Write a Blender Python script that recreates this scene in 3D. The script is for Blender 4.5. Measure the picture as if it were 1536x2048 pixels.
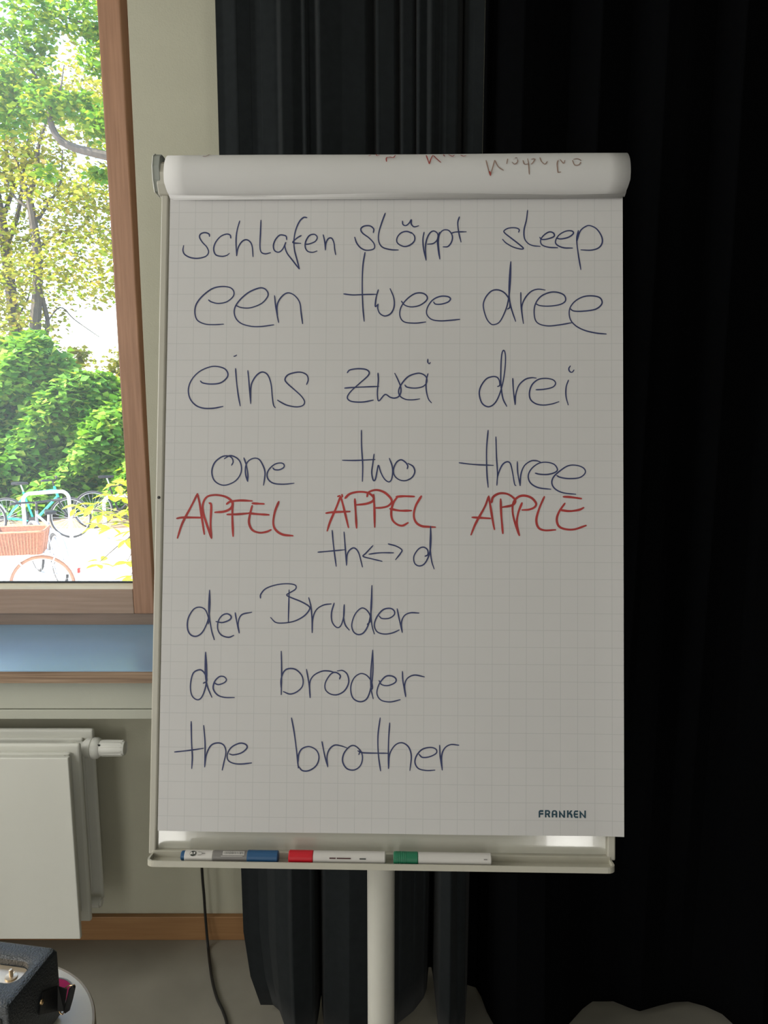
import bpy, bmesh, math, random
import numpy as np
from mathutils import Vector
for o in list(bpy.data.objects): bpy.data.objects.remove(o, do_unlink=True)
SC = bpy.context.scene
COL = SC.collection
PI = math.pi

# ------------------------------------------------------------------ camera
PITCH = math.radians(9.0); FPX = 1540.0; EYE = Vector((0, 0, 1.5))
cam = bpy.data.cameras.new('camera'); camo = bpy.data.objects.new('camera', cam); COL.objects.link(camo)
camo.location = EYE; camo.rotation_euler = (PI/2 - PITCH, 0, 0)
cam.sensor_fit = 'VERTICAL'; cam.sensor_height = 36.0; cam.lens = 36.0*FPX/2048.0
cam.clip_start = .05; cam.clip_end = 300
SC.camera = camo
# ------------------------------------------------------------------ world, sun, window light, exposure
W = bpy.data.worlds.new('sky'); SC.world = W; W.use_nodes = True
wn = W.node_tree; wn.nodes.clear()
sky = wn.nodes.new('ShaderNodeTexSky'); sky.sky_type = 'NISHITA'; sky.sun_disc = False
sky.sun_elevation = math.radians(50); sky.sun_rotation = math.radians(-100); sky.dust_density = 2.0
wb = wn.nodes.new('ShaderNodeBackground'); wb.inputs['Strength'].default_value = 1.2
wo = wn.nodes.new('ShaderNodeOutputWorld')
wn.links.new(sky.outputs[0], wb.inputs[0]); wn.links.new(wb.outputs[0], wo.inputs[0])
def lamp(name, kind, loc, energy, color=(1, 1, 1)):
    l = bpy.data.lights.new(name, kind); l.energy = energy; l.color = color
    o = bpy.data.objects.new(name, l); COL.objects.link(o); o.location = loc
    return o
sun = lamp('sun', 'SUN', (-10, 0, 20), 16.0, (1.0, .95, .82)); sun.data.angle = math.radians(.6)
sun.rotation_euler = Vector((.68, .36, -.78)).to_track_quat('-Z', 'Y').to_euler()
def area(name, loc, direc, sx, sy, e, col):
    o = lamp(name, 'AREA', loc, e, col); o.data.shape = 'RECTANGLE'; o.data.size = sx; o.data.size_y = sy
    o.rotation_euler = Vector(direc).to_track_quat('-Z', 'Y').to_euler(); return o
# daylight through the room's two rear windows, plus an added unseen lamp on the left
area('daylight_rear_left', (-1.59, -2.34, 1.17), (0, 1, 0), .66, 2.26, 28, (1, .98, .93))
area('daylight_rear_right', (.885, -2.34, 1.17), (0, 1, 0), .25, 2.26, 14, (1, .98, .93))
area('added_fill_left', (-2.56, .45, 1.90), (1, 0, 0), 1.7, 1.3, 46, (1, .98, .93))  # added side lamp, source unseen; brightens the table, floor and wall
SC.view_settings.view_transform = 'Standard'; SC.view_settings.look = 'None'
SC.view_settings.gamma = 1; SC.view_settings.use_curve_mapping = False
SC.view_settings.exposure = -0.08

# ------------------------------------------------------------------ projection helpers (photo pixel -> real place)
CF = Vector((0, math.cos(PITCH), -math.sin(PITCH))); CU = Vector((0, math.sin(PITCH), math.cos(PITCH))); CR = Vector((1, 0, 0))
def ray(x, y): return CF + CR*((x-768)/FPX) - CU*((y-1024)/FPX)
def PZ(x, y, z): d = ray(x, y); return EYE + d*((z-EYE.z)/d.z)
def PY(x, y, Y): d = ray(x, y); return EYE + d*(Y/d.y)
def PD(x, y, c): return EYE + ray(x, y)*c

# ------------------------------------------------------------------ object helpers
ROOT = {}
def props(o, label=None, cat=None, group=None, kind=None):
    for k, v in (('label', label), ('category', cat), ('group', group), ('kind', kind)):
        if v: o[k] = v
    return o
def thing(name, loc, label=None, cat=None, group=None, kind=None):
    o = bpy.data.objects.new(name, None); COL.objects.link(o); o.location = loc; o.empty_display_size = .05
    ROOT[o.name] = Vector(loc)
    return props(o, label, cat, group, kind)
def mkobj(name, verts, faces, mat, parent=None, smooth=False, uv=None, org=None):
    me = bpy.data.meshes.new(name)
    if parent is not None: base = ROOT[parent.name]
    else: base = Vector(org) if org is not None else Vector((0, 0, 0))
    me.from_pydata([tuple(Vector(v)-base) for v in verts], [], faces)
    if uv is not None:
        l = me.uv_layers.new(name='UVMap')
        for lp in me.loops: l.data[lp.index].uv = uv[lp.vertex_index]
    o = bpy.data.objects.new(name, me); COL.objects.link(o)
    for m in (mat if isinstance(mat, (list, tuple)) else [mat]): me.materials.append(m)
    if smooth:
        me.polygons.foreach_set('use_smooth', [True]*len(me.polygons))
    if parent is not None: o.parent = parent
    else: o.location = base
    ROOT[o.name] = base
    return o
def bevel(o, w, seg=2):
    m = o.modifiers.new('bevel', 'BEVEL'); m.width = w; m.segments = seg; m.limit_method = 'ANGLE'; m.angle_limit = math.radians(40)
    return o
def frame_of(d):
    d = Vector(d).normalized(); a = Vector((0, 0, 1)) if abs(d.z) < .9 else Vector((1, 0, 0))
    x = d.cross(a).normalized(); return x, d.cross(x).normalized()
class MB:
    def __init__(s, basis=None):   # basis = (origin, ex, ey, ez)
        s.v = []; s.f = []; s.b = basis
    def T(s, p):
        if s.b is None: return Vector(p)
        o, x, y, z = s.b; return o + x*p[0] + y*p[1] + z*p[2]
    def add(s, vs, fs, raw=False):
        n = len(s.v); s.v += [Vector(p) if raw else s.T(p) for p in vs]; s.f += [tuple(i+n for i in f) for f in fs]
    def box(s, a, b):
        (x0, y0, z0), (x1, y1, z1) = a, b
        s.add([(x0,y0,z0),(x1,y0,z0),(x1,y1,z0),(x0,y1,z0),(x0,y0,z1),(x1,y0,z1),(x1,y1,z1),(x0,y1,z1)],
              [(0,3,2,1),(4,5,6,7),(0,1,5,4),(1,2,6,5),(2,3,7,6),(3,0,4,7)])
        return s
    def prism(s, poly, a, b, plane):  # poly 2d extruded on third axis from a to b; plane = 'xy','yz','xz'
        def P(p, h): return {'xy': (p[0], p[1], h), 'yz': (h, p[0], p[1]), 'xz': (p[0], h, p[1])}[plane]
        n = len(poly); vs = [P(p, a) for p in poly] + [P(p, b) for p in poly]
        s.add(vs, [tuple(range(n))[::-1], tuple(range(n, 2*n))] + [(i, (i+1) % n, (i+1) % n+n, i+n) for i in range(n)])
        return s
    def tube(s, pts, r, seg=10, cap=True, closed=False):
        pts = [Vector(s.T(p)) for p in pts]; n = len(pts)
        rs = r if isinstance(r, (list, tuple)) else [r]*n
        vs = []; x = None
        for i, p in enumerate(pts):
            if closed: d = pts[(i+1) % n]-pts[i-1]
            else: d = pts[min(i+1, n-1)]-pts[max(i-1, 0)]
            d.normalize()
            if x is None: x, _ = frame_of(d)
            x = (x-d*x.dot(d)).normalized(); y = d.cross(x)
            for k in range(seg):
                a = 2*PI*k/seg; vs.append(p+x*(math.cos(a)*rs[i])+y*(math.sin(a)*rs[i]))
        fs = []
        for i in range(n if closed else n-1):
            j = (i+1) % n
            for k in range(seg):
                k2 = (k+1) % seg; fs.append((i*seg+k, i*seg+k2, j*seg+k2, j*seg+k))
        if cap and not closed:
            fs.append(tuple(range(seg))[::-1]); fs.append(tuple((n-1)*seg+k for k in range(seg)))
        s.add(vs, fs, raw=True); return s
    def lathe(s, prof, o, axis, seg=32):   # prof = [(r, h)] along axis from o
        d = Vector(axis).normalized(); x, y = frame_of(d); o = Vector(o); vs = []; n = len(prof)
        for r, h in prof:
            for k in range(seg):
                a = 2*PI*k/seg; vs.append(s.T(o+d*h+x*(r*math.cos(a))+y*(r*math.sin(a))) if s.b else o+d*h+x*(r*math.cos(a))+y*(r*math.sin(a)))
        fs = [(i*seg+k, i*seg+(k+1) % seg, (i+1)*seg+(k+1) % seg, (i+1)*seg+k) for i in range(n-1) for k in range(seg)]
        fs += [tuple(range(seg))[::-1], tuple((n-1)*seg+k for k in range(seg))]
        s.add(vs, fs, raw=True); return s
    def build(s, name, mat, parent=None, smooth=False, bev=0, seg=2, org=None, **kw):
        o = mkobj(name, s.v, s.f, mat, parent, smooth, org=org)
        bm = bmesh.new(); bm.from_mesh(o.data); bmesh.ops.recalc_face_normals(bm, faces=bm.faces); bm.to_mesh(o.data); bm.free()
        if smooth: 
            o.data.polygons.foreach_set('use_smooth', [True]*len(o.data.polygons))
            try: o.data.set_sharp_from_angle(angle=math.radians(38))
            except Exception: pass
        if bev: bevel(o, bev, seg)
        if kw: props(o, **kw)
        return o
def spline(pts, k=6, closed=False):
    P = [Vector(p) for p in pts]
    if len(P) < 3 and not closed:
        return [P[0].lerp(P[1], i/6) for i in range(7)]
    out = []; n = len(P)
    for i in range(n if closed else n-1):
        if closed: a, b, c, d = P[i-1], P[i], P[(i+1) % n], P[(i+2) % n]
        else:
            b, c = P[i], P[i+1]; a = P[i-1] if i else b*2-c; d = P[i+2] if i+2 < n else c*2-b
        for j in range(k):
            t = j/k
            out.append(.5*((2*b)+(c-a)*t+(2*a-5*b+4*c-d)*t*t+(3*b-a-3*c+d)*t**3))
    if not closed: out.append(P[-1])
    return out

# ------------------------------------------------------------------ materials
def mat(name, col, rough=.6, metal=0, noise=0, nscale=30, bump=0, bscale=200, spec=.5, col2=None, stretch=None, sheen=0, coat=0):
    m = bpy.data.materials.new(name); m.use_nodes = True; nt = m.node_tree; b = nt.nodes['Principled BSDF']
    b.inputs['Base Color'].default_value = (*col, 1); b.inputs['Roughness'].default_value = rough
    b.inputs['Metallic'].default_value = metal; b.inputs['Specular IOR Level'].default_value = spec
    if sheen: b.inputs['Sheen Weight'].default_value = sheen
    if coat: b.inputs['Coat Weight'].default_value = coat
    tc = nt.nodes.new('ShaderNodeTexCoord'); mp = nt.nodes.new('ShaderNodeMapping')
    nt.links.new(tc.outputs['Object'], mp.inputs[0])
    if stretch: mp.inputs['Scale'].default_value = stretch
    if noise or col2:
        nz = nt.nodes.new('ShaderNodeTexNoise'); nz.inputs['Scale'].default_value = nscale; nz.inputs['Detail'].default_value = 5
        nt.links.new(mp.outputs[0], nz.inputs['Vector'])
        rp = nt.nodes.new('ShaderNodeValToRGB'); rp.color_ramp.elements[0].position = .3; rp.color_ramp.elements[1].position = .7
        c2 = col2 or tuple(min(1, c*(1+noise)) for c in col)
        c1 = col if col2 else tuple(c*(1-noise) for c in col)
        rp.color_ramp.elements[0].color = (*c1, 1); rp.color_ramp.elements[1].color = (*c2, 1)
        nt.links.new(nz.outputs[0], rp.inputs[0]); nt.links.new(rp.outputs[0], b.inputs['Base Color'])
    if bump:
        n2 = nt.nodes.new('ShaderNodeTexNoise'); n2.inputs['Scale'].default_value = bscale; n2.inputs['Detail'].default_value = 3
        nt.links.new(mp.outputs[0], n2.inputs['Vector'])
        bp = nt.nodes.new('ShaderNodeBump'); bp.inputs['Strength'].default_value = bump; bp.inputs['Distance'].default_value = .002
        nt.links.new(n2.outputs[0], bp.inputs['Height']); nt.links.new(bp.outputs[0], b.inputs['Normal'])
    return m
M = {}
M['wall'] = mat('wall_paint', (.50, .488, .385), .85, noise=.03, nscale=8, bump=.25, bscale=260)
M['apron'] = mat('apron_paint', (.53, .535, .455), .6, noise=.02, nscale=6, bump=.15, bscale=300)
M['wood'] = mat('window_wood', (.31, .165, .10), .5, col2=(.41, .225, .14), nscale=14, stretch=(9, 9, .35), bump=.12, bscale=40)
M['woodh'] = mat('window_wood_rail', (.33, .225, .165), .5, col2=(.41, .285, .215), nscale=14, stretch=(.35, 9, 9), bump=.12, bscale=40)
M['wood_dark'] = mat('frame_wood_dark', (.36, .25, .18), .55, col2=(.56, .42, .31), nscale=9, stretch=(9, 9, 1.2), bump=.2)
M['wood_frame_low'] = mat('frame_wood_low', (.22, .16, .125), .55, col2=(.28, .20, .16), nscale=9, stretch=(.6, 9, 9))
M['bead'] = mat('pale_bead', (.86, .80, .62), .5, noise=.08, nscale=10, stretch=(.5, 6, 6))
M['gasket'] = mat('rubber_gasket', (.03, .035, .04), .5)
M['sill'] = mat('sill_laminate_sky_tinted', (.24, .42, .62), .25, noise=.04, nscale=5, spec=1.0)  # laminate blue strengthened in the base to stand in for the reflected sky
M['ply'] = mat('plywood_edge', (.20, .125, .08), .55, col2=(.44, .31, .21), nscale=5, stretch=(.8, 12, 38))
M['skirt'] = mat('beech_skirting', (.30, .15, .058), .5, col2=(.37, .20, .085), nscale=10, stretch=(.5, 8, 14), bump=.05)
M['floor'] = mat('linoleum', (.27, .255, .215), .55, noise=.10, nscale=7, bump=.08, bscale=90)
M['ceil'] = mat('ceiling_paint', (.62, .62, .56), .9)
M['roomwall'] = mat('side_wall_paint', (.38, .38, .33), .9, noise=.03)
M['stage'] = mat('stage_black', (.012, .013, .014), .9, noise=.1)
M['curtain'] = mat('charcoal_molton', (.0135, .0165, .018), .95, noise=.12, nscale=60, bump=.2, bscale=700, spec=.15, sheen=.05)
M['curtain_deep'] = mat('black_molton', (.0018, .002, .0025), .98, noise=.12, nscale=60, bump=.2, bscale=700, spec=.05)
M['rad'] = mat('radiator_enamel', (.74, .74, .68), .38, noise=.015, nscale=5, bump=.05, bscale=400)
M['radp'] = mat('radiator_plastic', (.74, .74, .69), .35)
M['black'] = mat('black_plastic', (.012, .012, .013), .4, noise=.1)
M['cable'] = mat('cable_rubber', (.012, .012, .012), .45, noise=.1)
M['flame'] = mat('flipchart_frame', (.50, .48, .41), .42, noise=.02, nscale=20)
M['tray'] = mat('tray_plastic', (.52, .50, .42), .4, noise=.03, nscale=40)
M['whiteboard'] = mat('whiteboard_enamel', (.56, .55, .48), .14, spec=1.0, coat=.8, noise=.01, bump=.03, bscale=90)
M['post'] = mat('post_lacquer', (.62, .61, .55), .4, noise=.02)
M['cap'] = mat('clamp_cap', (.30, .32, .29), .5, noise=.03)
M['rim'] = mat('clamp_rim', (.72, .72, .66), .35, noise=.02)
M['blueink'] = mat('blue_ink', (.030, .042, .13), .6, noise=.15, nscale=60)
M['redink'] = mat('red_ink', (.40, .035, .032), .6, noise=.18, nscale=40)
M['ghostink'] = mat('faded_ink', (.30, .20, .16), .8, noise=.15, nscale=60)
M['ghostred'] = mat('faded_red_ink', (.36, .06, .05), .8, noise=.15, nscale=60)
M['logo'] = mat('print_petrol', (.012, .055, .085), .6, noise=.05)
M['red'] = mat('red_cap_plastic', (.55, .008, .02), .35, noise=.03)
M['green'] = mat('green_cap_plastic', (.015, .17, .085), .4, noise=.03)
M['bluecap'] = mat('blue_cap_plastic', (.018, .085, .20), .4, noise=.03)
M['marker'] = mat('marker_barrel', (.62, .60, .57), .35, noise=.02)
M['markgrey'] = mat('marker_grey_label', (.20, .19, .18), .4, noise=.03)
M['markprint'] = mat('marker_print', (.06, .01, .012), .5, noise=.05)
M['dark'] = mat('dark_print', (.03, .035, .03), .5, noise=.05)
M['vinyl'] = mat('textured_vinyl', (.030, .036, .043), .36, noise=.1, nscale=200, bump=1.0, bscale=330, spec=1.0)
M['brass'] = mat('brass', (.80, .55, .30), .25, metal=1, noise=.04)
M['brassplate'] = mat('brushed_brass', (.82, .68, .50), .38, metal=.85, noise=.05, stretch=(1, 20, 20))
M['tabletop'] = mat('table_laminate', (.90, .87, .79), .3, noise=.03, nscale=9, stretch=(1, 3, 1))
M['tableedge'] = mat('table_edge_band', (.42, .34, .22), .35, noise=.05)
M['steel'] = mat('steel_tube', (.45, .45, .44), .3, metal=.9, noise=.03)
M['magenta'] = mat('magenta_felt', (.55, .01, .14), .8, noise=.08, nscale=90)
M['greyrim'] = mat('grey_rim', (.35, .34, .36), .5, noise=.03)
M['leather'] = mat('strap_leather', (.014, .014, .015), .38, noise=.1, bump=.2)
# outdoors
M['pave'] = mat('pale_paving', (.55, .53, .48), .9, noise=.08, nscale=3)
M['soil'] = mat('soil', (.26, .17, .10), .95, noise=.4, nscale=6, bump=.5, bscale=20)
M['bark'] = mat('bark', (.085, .070, .055), .9, noise=.3, nscale=12, stretch=(3, 3, .6), bump=.6, bscale=25)
M['galv'] = mat('galvanised_steel', (.62, .62, .60), .4, metal=.3, noise=.05)
M['teal'] = mat('teal_paint', (.02, .42, .33), .35, noise=.04)
M['tyre'] = mat('tyre_rubber', (.03, .03, .03), .8, noise=.1)
M['tyrebrown'] = mat('brown_tyre', (.40, .20, .12), .8, noise=.1)
M['whitepaint'] = mat('white_paint', (.80, .80, .76), .4, noise=.02)
M['alu'] = mat('aluminium', (.60, .60, .60), .35, metal=.6, noise=.03)
M['wicker'] = mat('brown_wicker', (.36, .15, .08), .7, noise=.25, nscale=60)
M['reflector'] = mat('red_reflector', (.7, .02, .01), .3, noise=.03)
M['rail'] = mat('grey_plastic', (.22, .22, .24), .5, noise=.03)

def leafmat(name, ramp, trans=.5):
    m = bpy.data.materials.new(name); m.use_nodes = True; nt = m.node_tree; nt.nodes.clear()
    out = nt.nodes.new('ShaderNodeOutputMaterial'); geo = nt.nodes.new('ShaderNodeNewGeometry')
    rp = nt.nodes.new('ShaderNodeValToRGB'); el = rp.color_ramp.elements
    while len(el) < len(ramp): el.new(.5)
    for i, (p, c) in enumerate(ramp): el[i].position = p; el[i].color = (*c, 1)
    nt.links.new(geo.outputs['Random Per Island'], rp.inputs[0])
    d = nt.nodes.new('ShaderNodeBsdfPrincipled'); d.inputs['Roughness'].default_value = .6; d.inputs['Specular IOR Level'].default_value = .2; t = nt.nodes.new('ShaderNodeBsdfTranslucent')
    hs = nt.nodes.new('ShaderNodeMixRGB'); hs.blend_type = 'MULTIPLY'; hs.inputs[0].default_value = 1; hs.inputs[2].default_value = (1.0, .95, .45, 1)
    nt.links.new(rp.outputs[0], d.inputs['Base Color']); nt.links.new(rp.outputs[0], hs.inputs[1]); nt.links.new(hs.outputs[0], t.inputs[0])
    mx = nt.nodes.new('ShaderNodeMixShader'); mx.inputs[0].default_value = trans
    nt.links.new(d.outputs[0], mx.inputs[1]); nt.links.new(t.outputs[0], mx.inputs[2]); nt.links.new(mx.outputs[0], out.inputs[0])
    return m
M['leaf_hedge'] = leafmat('hedge_leaf', [(0, (.07, .21, .025)), (.5, (.15, .34, .035)), (.85, (.25, .45, .05)), (1, (.46, .54, .09))], .35)
M['leaf_far'] = leafmat('yellow_leaf', [(0, (.12, .14, .03)), (.4, (.34, .33, .05)), (.75, (.24, .36, .04)), (1, (.40, .30, .10))], .55)
M['leaf_near'] = leafmat('green_leaf', [(0, (.07, .22, .025)), (.5, (.15, .32, .025)), (1, (.34, .42, .03))], .5)
M['leaf_bright'] = leafmat('lime_leaf', [(0, (.38, .56, .02)), (1, (.55, .66, .05))], .5)

# squared flipchart paper: 25 mm squares printed as fine lines
def papermat():
    m = mat('squared_paper', (.655, .645, .64), .85, noise=.012, nscale=9, spec=.2); nt = m.node_tree; b = nt.nodes['Principled BSDF']
    src = b.inputs['Base Color'].links[0].from_socket
    uv = nt.nodes.new('ShaderNodeUVMap'); uv.uv_map = 'UVMap'; sp = nt.nodes.new('ShaderNodeSeparateXYZ'); nt.links.new(uv.outputs[0], sp.inputs[0])
    def mth(op, a, v=None):
        n = nt.nodes.new('ShaderNodeMath'); n.operation = op; nt.links.new(a, n.inputs[0])
        if v is not None:
            if hasattr(v, 'links'): nt.links.new(v, n.inputs[1])
            else: n.inputs[1].default_value = v
        return n.outputs[0]
    ls = []
    for k, wdt in ((0, .46), (1, .46)):
        f = mth('FRACT', sp.outputs[k]); a = mth('ABSOLUTE', mth('SUBTRACT', f, .5)); ls.append(mth('GREATER_THAN', a, .484))
    mx = mth('MAXIMUM', ls[0], ls[1]); amt = mth('MULTIPLY', mx, .24)
    mix = nt.nodes.new('ShaderNodeMixRGB'); mix.inputs[2].default_value = (.24, .27, .27, 1)
    nt.links.new(amt, mix.inputs[0]); nt.links.new(src, mix.inputs[1]); nt.links.new(mix.outputs[0], b.inputs['Base Color'])
    return m
M['paper'] = papermat()
M['paperback'] = mat('paper_back', (.675, .668, .66), .85, noise=.012, nscale=9, spec=.2)
def glassmat():
    m = bpy.data.materials.new('window_glass'); m.use_nodes = True; nt = m.node_tree; nt.nodes.clear()
    out = nt.nodes.new('ShaderNodeOutputMaterial'); tr = nt.nodes.new('ShaderNodeBsdfTransparent'); gl = nt.nodes.new('ShaderNodeBsdfGlossy')
    gl.inputs['Roughness'].default_value = .02; fr = nt.nodes.new('ShaderNodeFresnel'); fr.inputs[0].default_value = 1.45
    mx = nt.nodes.new('ShaderNodeMixShader'); nt.links.new(fr.outputs[0], mx.inputs[0]); nt.links.new(tr.outputs[0], mx.inputs[1]); nt.links.new(gl.outputs[0], mx.inputs[2])
    dd = nt.nodes.new('ShaderNodeBsdfTranslucent'); dd.inputs[0].default_value = (.9, .9, .9, 1)
    nz = nt.nodes.new('ShaderNodeTexNoise'); nz.inputs['Scale'].default_value = 3; mm = nt.nodes.new('ShaderNodeMath'); mm.operation = 'MULTIPLY'; mm.inputs[1].default_value = .05
    nt.links.new(nz.outputs[0], mm.inputs[0])
    m2 = nt.nodes.new('ShaderNodeMixShader'); nt.links.new(mm.outputs[0], m2.inputs[0]); nt.links.new(mx.outputs[0], m2.inputs[1]); nt.links.new(dd.outputs[0], m2.inputs[2])
    nt.links.new(m2.outputs[0], out.inputs[0]); return m
M['glass'] = glassmat()

# ================================================================== ROOM
WY = 1.93; XL, XR, YB, H = -2.6, 2.4, -2.4, 3.0
HX0, HX1, HZ0, HZ1 = -2.20, -.590, .821, 2.86     # window opening
WT = .36
b = MB()
b.box((XL, WY, -.02), (XR, WY+WT, HZ0-.03)); b.box((XL, WY, HZ1), (XR, WY+WT, H))
b.box((XL, WY, HZ0-.03), (HX0, WY+WT, HZ1)); b.box((HX1, WY, HZ0-.03), (XR, WY+WT, HZ1))
b.build('wall_front', M['wall'], kind='structure')
MB().box((XL-.2, YB, -.02), (XL, WY+WT, H)).build('wall_left', M['roomwall'], kind='structure')
MB().box((XR, YB, -.02), (XR+.2, WY+WT, H)).build('wall_right', M['stage'], kind='structure')
MB().box((XL-.2, YB-.2, -.02), (XR+.2, YB, H)).build('wall_back', M['roomwall'], kind='structure')
MB().box((XL-.2, YB-.2, -.12), (XR+.2, WY+.01, 0)).build('floor', M['floor'], kind='structure')
MB().box((XL-.2, YB-.2, H), (XR+.2, WY+WT, H+.15)).build('ceiling', M['ceil'], kind='structure')
MB().box((XL, WY-.016, 0), (XR, WY, .071)).build('baseboard_front', M['skirt'], bev=.002, kind='structure')
# sill and apron below the window
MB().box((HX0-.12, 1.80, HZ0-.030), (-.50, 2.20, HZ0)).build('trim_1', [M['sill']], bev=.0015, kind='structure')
MB().box((HX0-.12, 1.798, HZ0-.0305), (-.50, 1.80, HZ0-.0015)).build('trim_2', M['ply'], kind='structure')
MB().box((HX0-.10, 1.838, .7075), (-.50, WY+.01, HZ0-.030)).build('trim_3', M['apron'], bev=.001, kind='structure')
MB().box((HX0-.10, 1.834, .681), (-.50, WY+.01, .7055)).build('trim_4', M['apron'], bev=.002, kind='structure')

# window: fixed frame, tilted sash with glazing
win = thing('window_1', (HX1, 2.2, HZ0), kind='structure')
b = MB(); b.box((-.735, 2.215, HZ0), (HX1+.01, 2.285, HZ1)); b.build('frame_jamb', M['wood_dark'], win, bev=.003)
b = MB(); b.box((HX0-.01, 2.215, HZ0), (HX0+.13, 2.285, HZ1)); b.build('frame_jamb', M['wood_dark'], win, bev=.003)
MB().box((HX0+.13, 2.176, HZ0-.002), (-.618, 2.285, .872)).build('frame_sill_rail', M['wood_frame_low'], win, bev=.003)
MB().box((HX0+.13, 2.215, HZ1-.08), (-.735, 2.285, HZ1+.01)).build('frame_head', M['wood_dark'], win, bev=.003)
for z in (2.43, 2.12, 1.55, 1.22):
    MB().box((-.655, 2.209, z), (-.643, 2.216, z+.07)).build('lock_keep', M['rail'], win)
a = math.radians(1.5); SO = Vector((0, 2.17, .855))
SB = (SO, Vector((1, 0, 0)), Vector((0, math.cos(a), math.sin(a))), Vector((0, -math.sin(a), math.cos(a))))
SX0, SX1, SH = HX0+.10, -.669, 1.93
sash = MB(SB).box((SX1-.059, 0, 0), (SX1, .066, SH)).build('sash', M['wood'], win, bev=.004, seg=3)
ROOT[sash.name] = ROOT[win.name]
MB(SB).box((SX0, 0, 0), (SX0+.075, .066, SH)).build('sash_stile', M['wood'], sash, bev=.004)
MB(SB).box((SX0+.075, .0005, 0), (SX1-.059, .066, .0745)).build('sash_rail', M['woodh'], sash, bev=.003)
MB(SB).box((SX0+.075, .0005, SH-.075), (SX1-.059, .066, SH)).build('sash_rail', M['woodh'], sash, bev=.003)
MB(SB).prism([(.002, .0745), (.034, .0745), (.034, .0835)], SX0+.075, SX1-.060, 'yz').build('glazing_bead', M['bead'], sash)
MB(SB).box((SX0+.076, .034, .0745), (SX1-.060, .040, .089)).build('gasket', M['gasket'], sash)
MB(SB).box((SX0+.076, .036, .0745), (SX1-.058, .040, SH-.07)).build('pane', M['glass'], sash)

# the two rear windows (behind the camera; daylight enters here), then an added frame for the left lamp
def rearwin(n, x0, x1, z0, z1):
    w = thing('window_%d' % n, ((x0+x1)/2, YB, z0), kind='structure'); t = .06
    for A, B in (((x0-t, YB, z0-t), (x0, YB+.05, z1+t)), ((x1, YB, z0-t), (x1+t, YB+.05, z1+t)), ((x0, YB, z1), (x1, YB+.05, z1+t)), ((x0, YB, z0-t), (x1, YB+.05, z0))):
        MB().box(A, B).build('frame_bar', M['wood'], w, bev=.004)
rearwin(2, -1.93, -1.25, .06, 2.30); rearwin(3, .75, 1.02, .06, 2.30)
w = thing('window_4', (XL, .45, .9), kind='structure')
for A, B in (((XL, -.48, .82), (XL+.05, -.42, 2.6)), ((XL, 1.32, .82), (XL+.05, 1.38, 2.6)), ((XL, -.42, 2.54), (XL+.05, 1.32, 2.60)), ((XL, -.42, .82), (XL+.05, 1.32, .88))):
    MB().box(A, B).build('frame_bar', M['wood'], w, bev=.004)

# ================================================================== RADIATOR
RX = -.747; RL = -1.75; zt, zb = .642, .160
rad = thing('radiator', (-1.25, 1.86, zb), 'white flat-fronted panel radiator under the window sill', 'radiator')
def plate(y, t, x1, z0, z1, nm, lab=None):
    o = MB().box((RL, y-t, z0), (x1, y, z1)).build(nm, M['rad'], rad, bev=.006, seg=3)
    return o
plate(1.873, .014, RX+.002, zb+.002, zt, 'back_plate')
MB().box((RL, 1.850, zb+.03), (RX-.022, 1.860, zt-.02)).build('back_plate_ridge', M['rad'], rad, bev=.006, seg=3)
plate(1.790, .014, RX, zb, zt, 'front_plate')
MB().box((RL, 1.764, zb+.03), (RX-.020, 1.777, zt-.018)).build('front_plate_ridge', M['rad'], rad, bev=.008, seg=3)
MB().box((RL, 1.712, zb+.001), (RX-.002, 1.724, zt-.004)).build('front_cover', M['rad'], rad, bev=.0025, seg=3)
MB().box((RL, 1.722, zb+.015), (RX-.030, 1.770, zt-.022)).build('cover_core', M['rad'], rad, bev=.004)
b = MB()
for i in range(24):
    x = RL+.02+i*.039
    b.prism([(x, 1.792), (x+.012, 1.792), (x+.016, 1.848), (x+.004, 1.848)], zb+.05, zt-.05, 'xy')
b.build('convector_fins', M['rad'], rad)
for z in (zt-.045, zb+.045):
    MB().lathe([(.017, 0), (.017, .065)], (RX-.05, 1.785, z), (0, 1, 0), 20).build('connector', M['rad'], rad, smooth=True)
vz = PY(190, 1496, 1.82).z
val = MB().lathe([(.011, -.10), (.011, -.045), (.016, -.044), (.016, -.026), (.019, -.025), (.024, -.018), (.024, -.006), (.021, -.005), (.021, -.003), (.0262, -.002), (.0262, .010), (.021, .017)], (RX+.018, 1.82, vz), (1, 0, 0), 32).build('valve', M['radp'], rad, smooth=True)
b = MB(); b.lathe([(.0205, .014), (.0202, .024), (.0180, .074), (.0165, .078), (.0160, .076)], (RX+.018, 1.82, vz), (1, 0, 0), 40)
kn = b.build('valve_knob', M['radp'], val, smooth=True)
b = MB()
for k in range(12):
    an = 2*PI*k/12; r = .0196
    p0 = Vector((RX+.040, 1.82+r*math.cos(an), vz+r*math.sin(an))); p1 = Vector((RX+.090, 1.82+(r-.0012)*math.cos(an), vz+(r-.0012)*math.sin(an)))
    b.tube([p0, p1], .0012, 6)
b.build('knob_ribs', M['radp'], val, smooth=True)
an = math.radians(125)
b = MB(); c = Vector((RX+.0355, 1.82+.0203*math.cos(PI+.75), vz-.0203*math.sin(PI+.75)*1.0))
b.box((c.x-.004, c.y-.0012, c.z-.0025), (c.x+.0035, c.y+.001, c.z+.0025)); b.build('knob_mark', M['black'], val)
MB().lathe([(.013, -.03), (.013, 0), (.009, .001), (.009, .006)], (RX+.002, 1.835, PY(195, 1805, 1.835).z), (1, 0, 0), 20).build('drain_plug', M['radp'], rad, smooth=True, label='round blanking plug at the lower right of the radiator')
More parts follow.
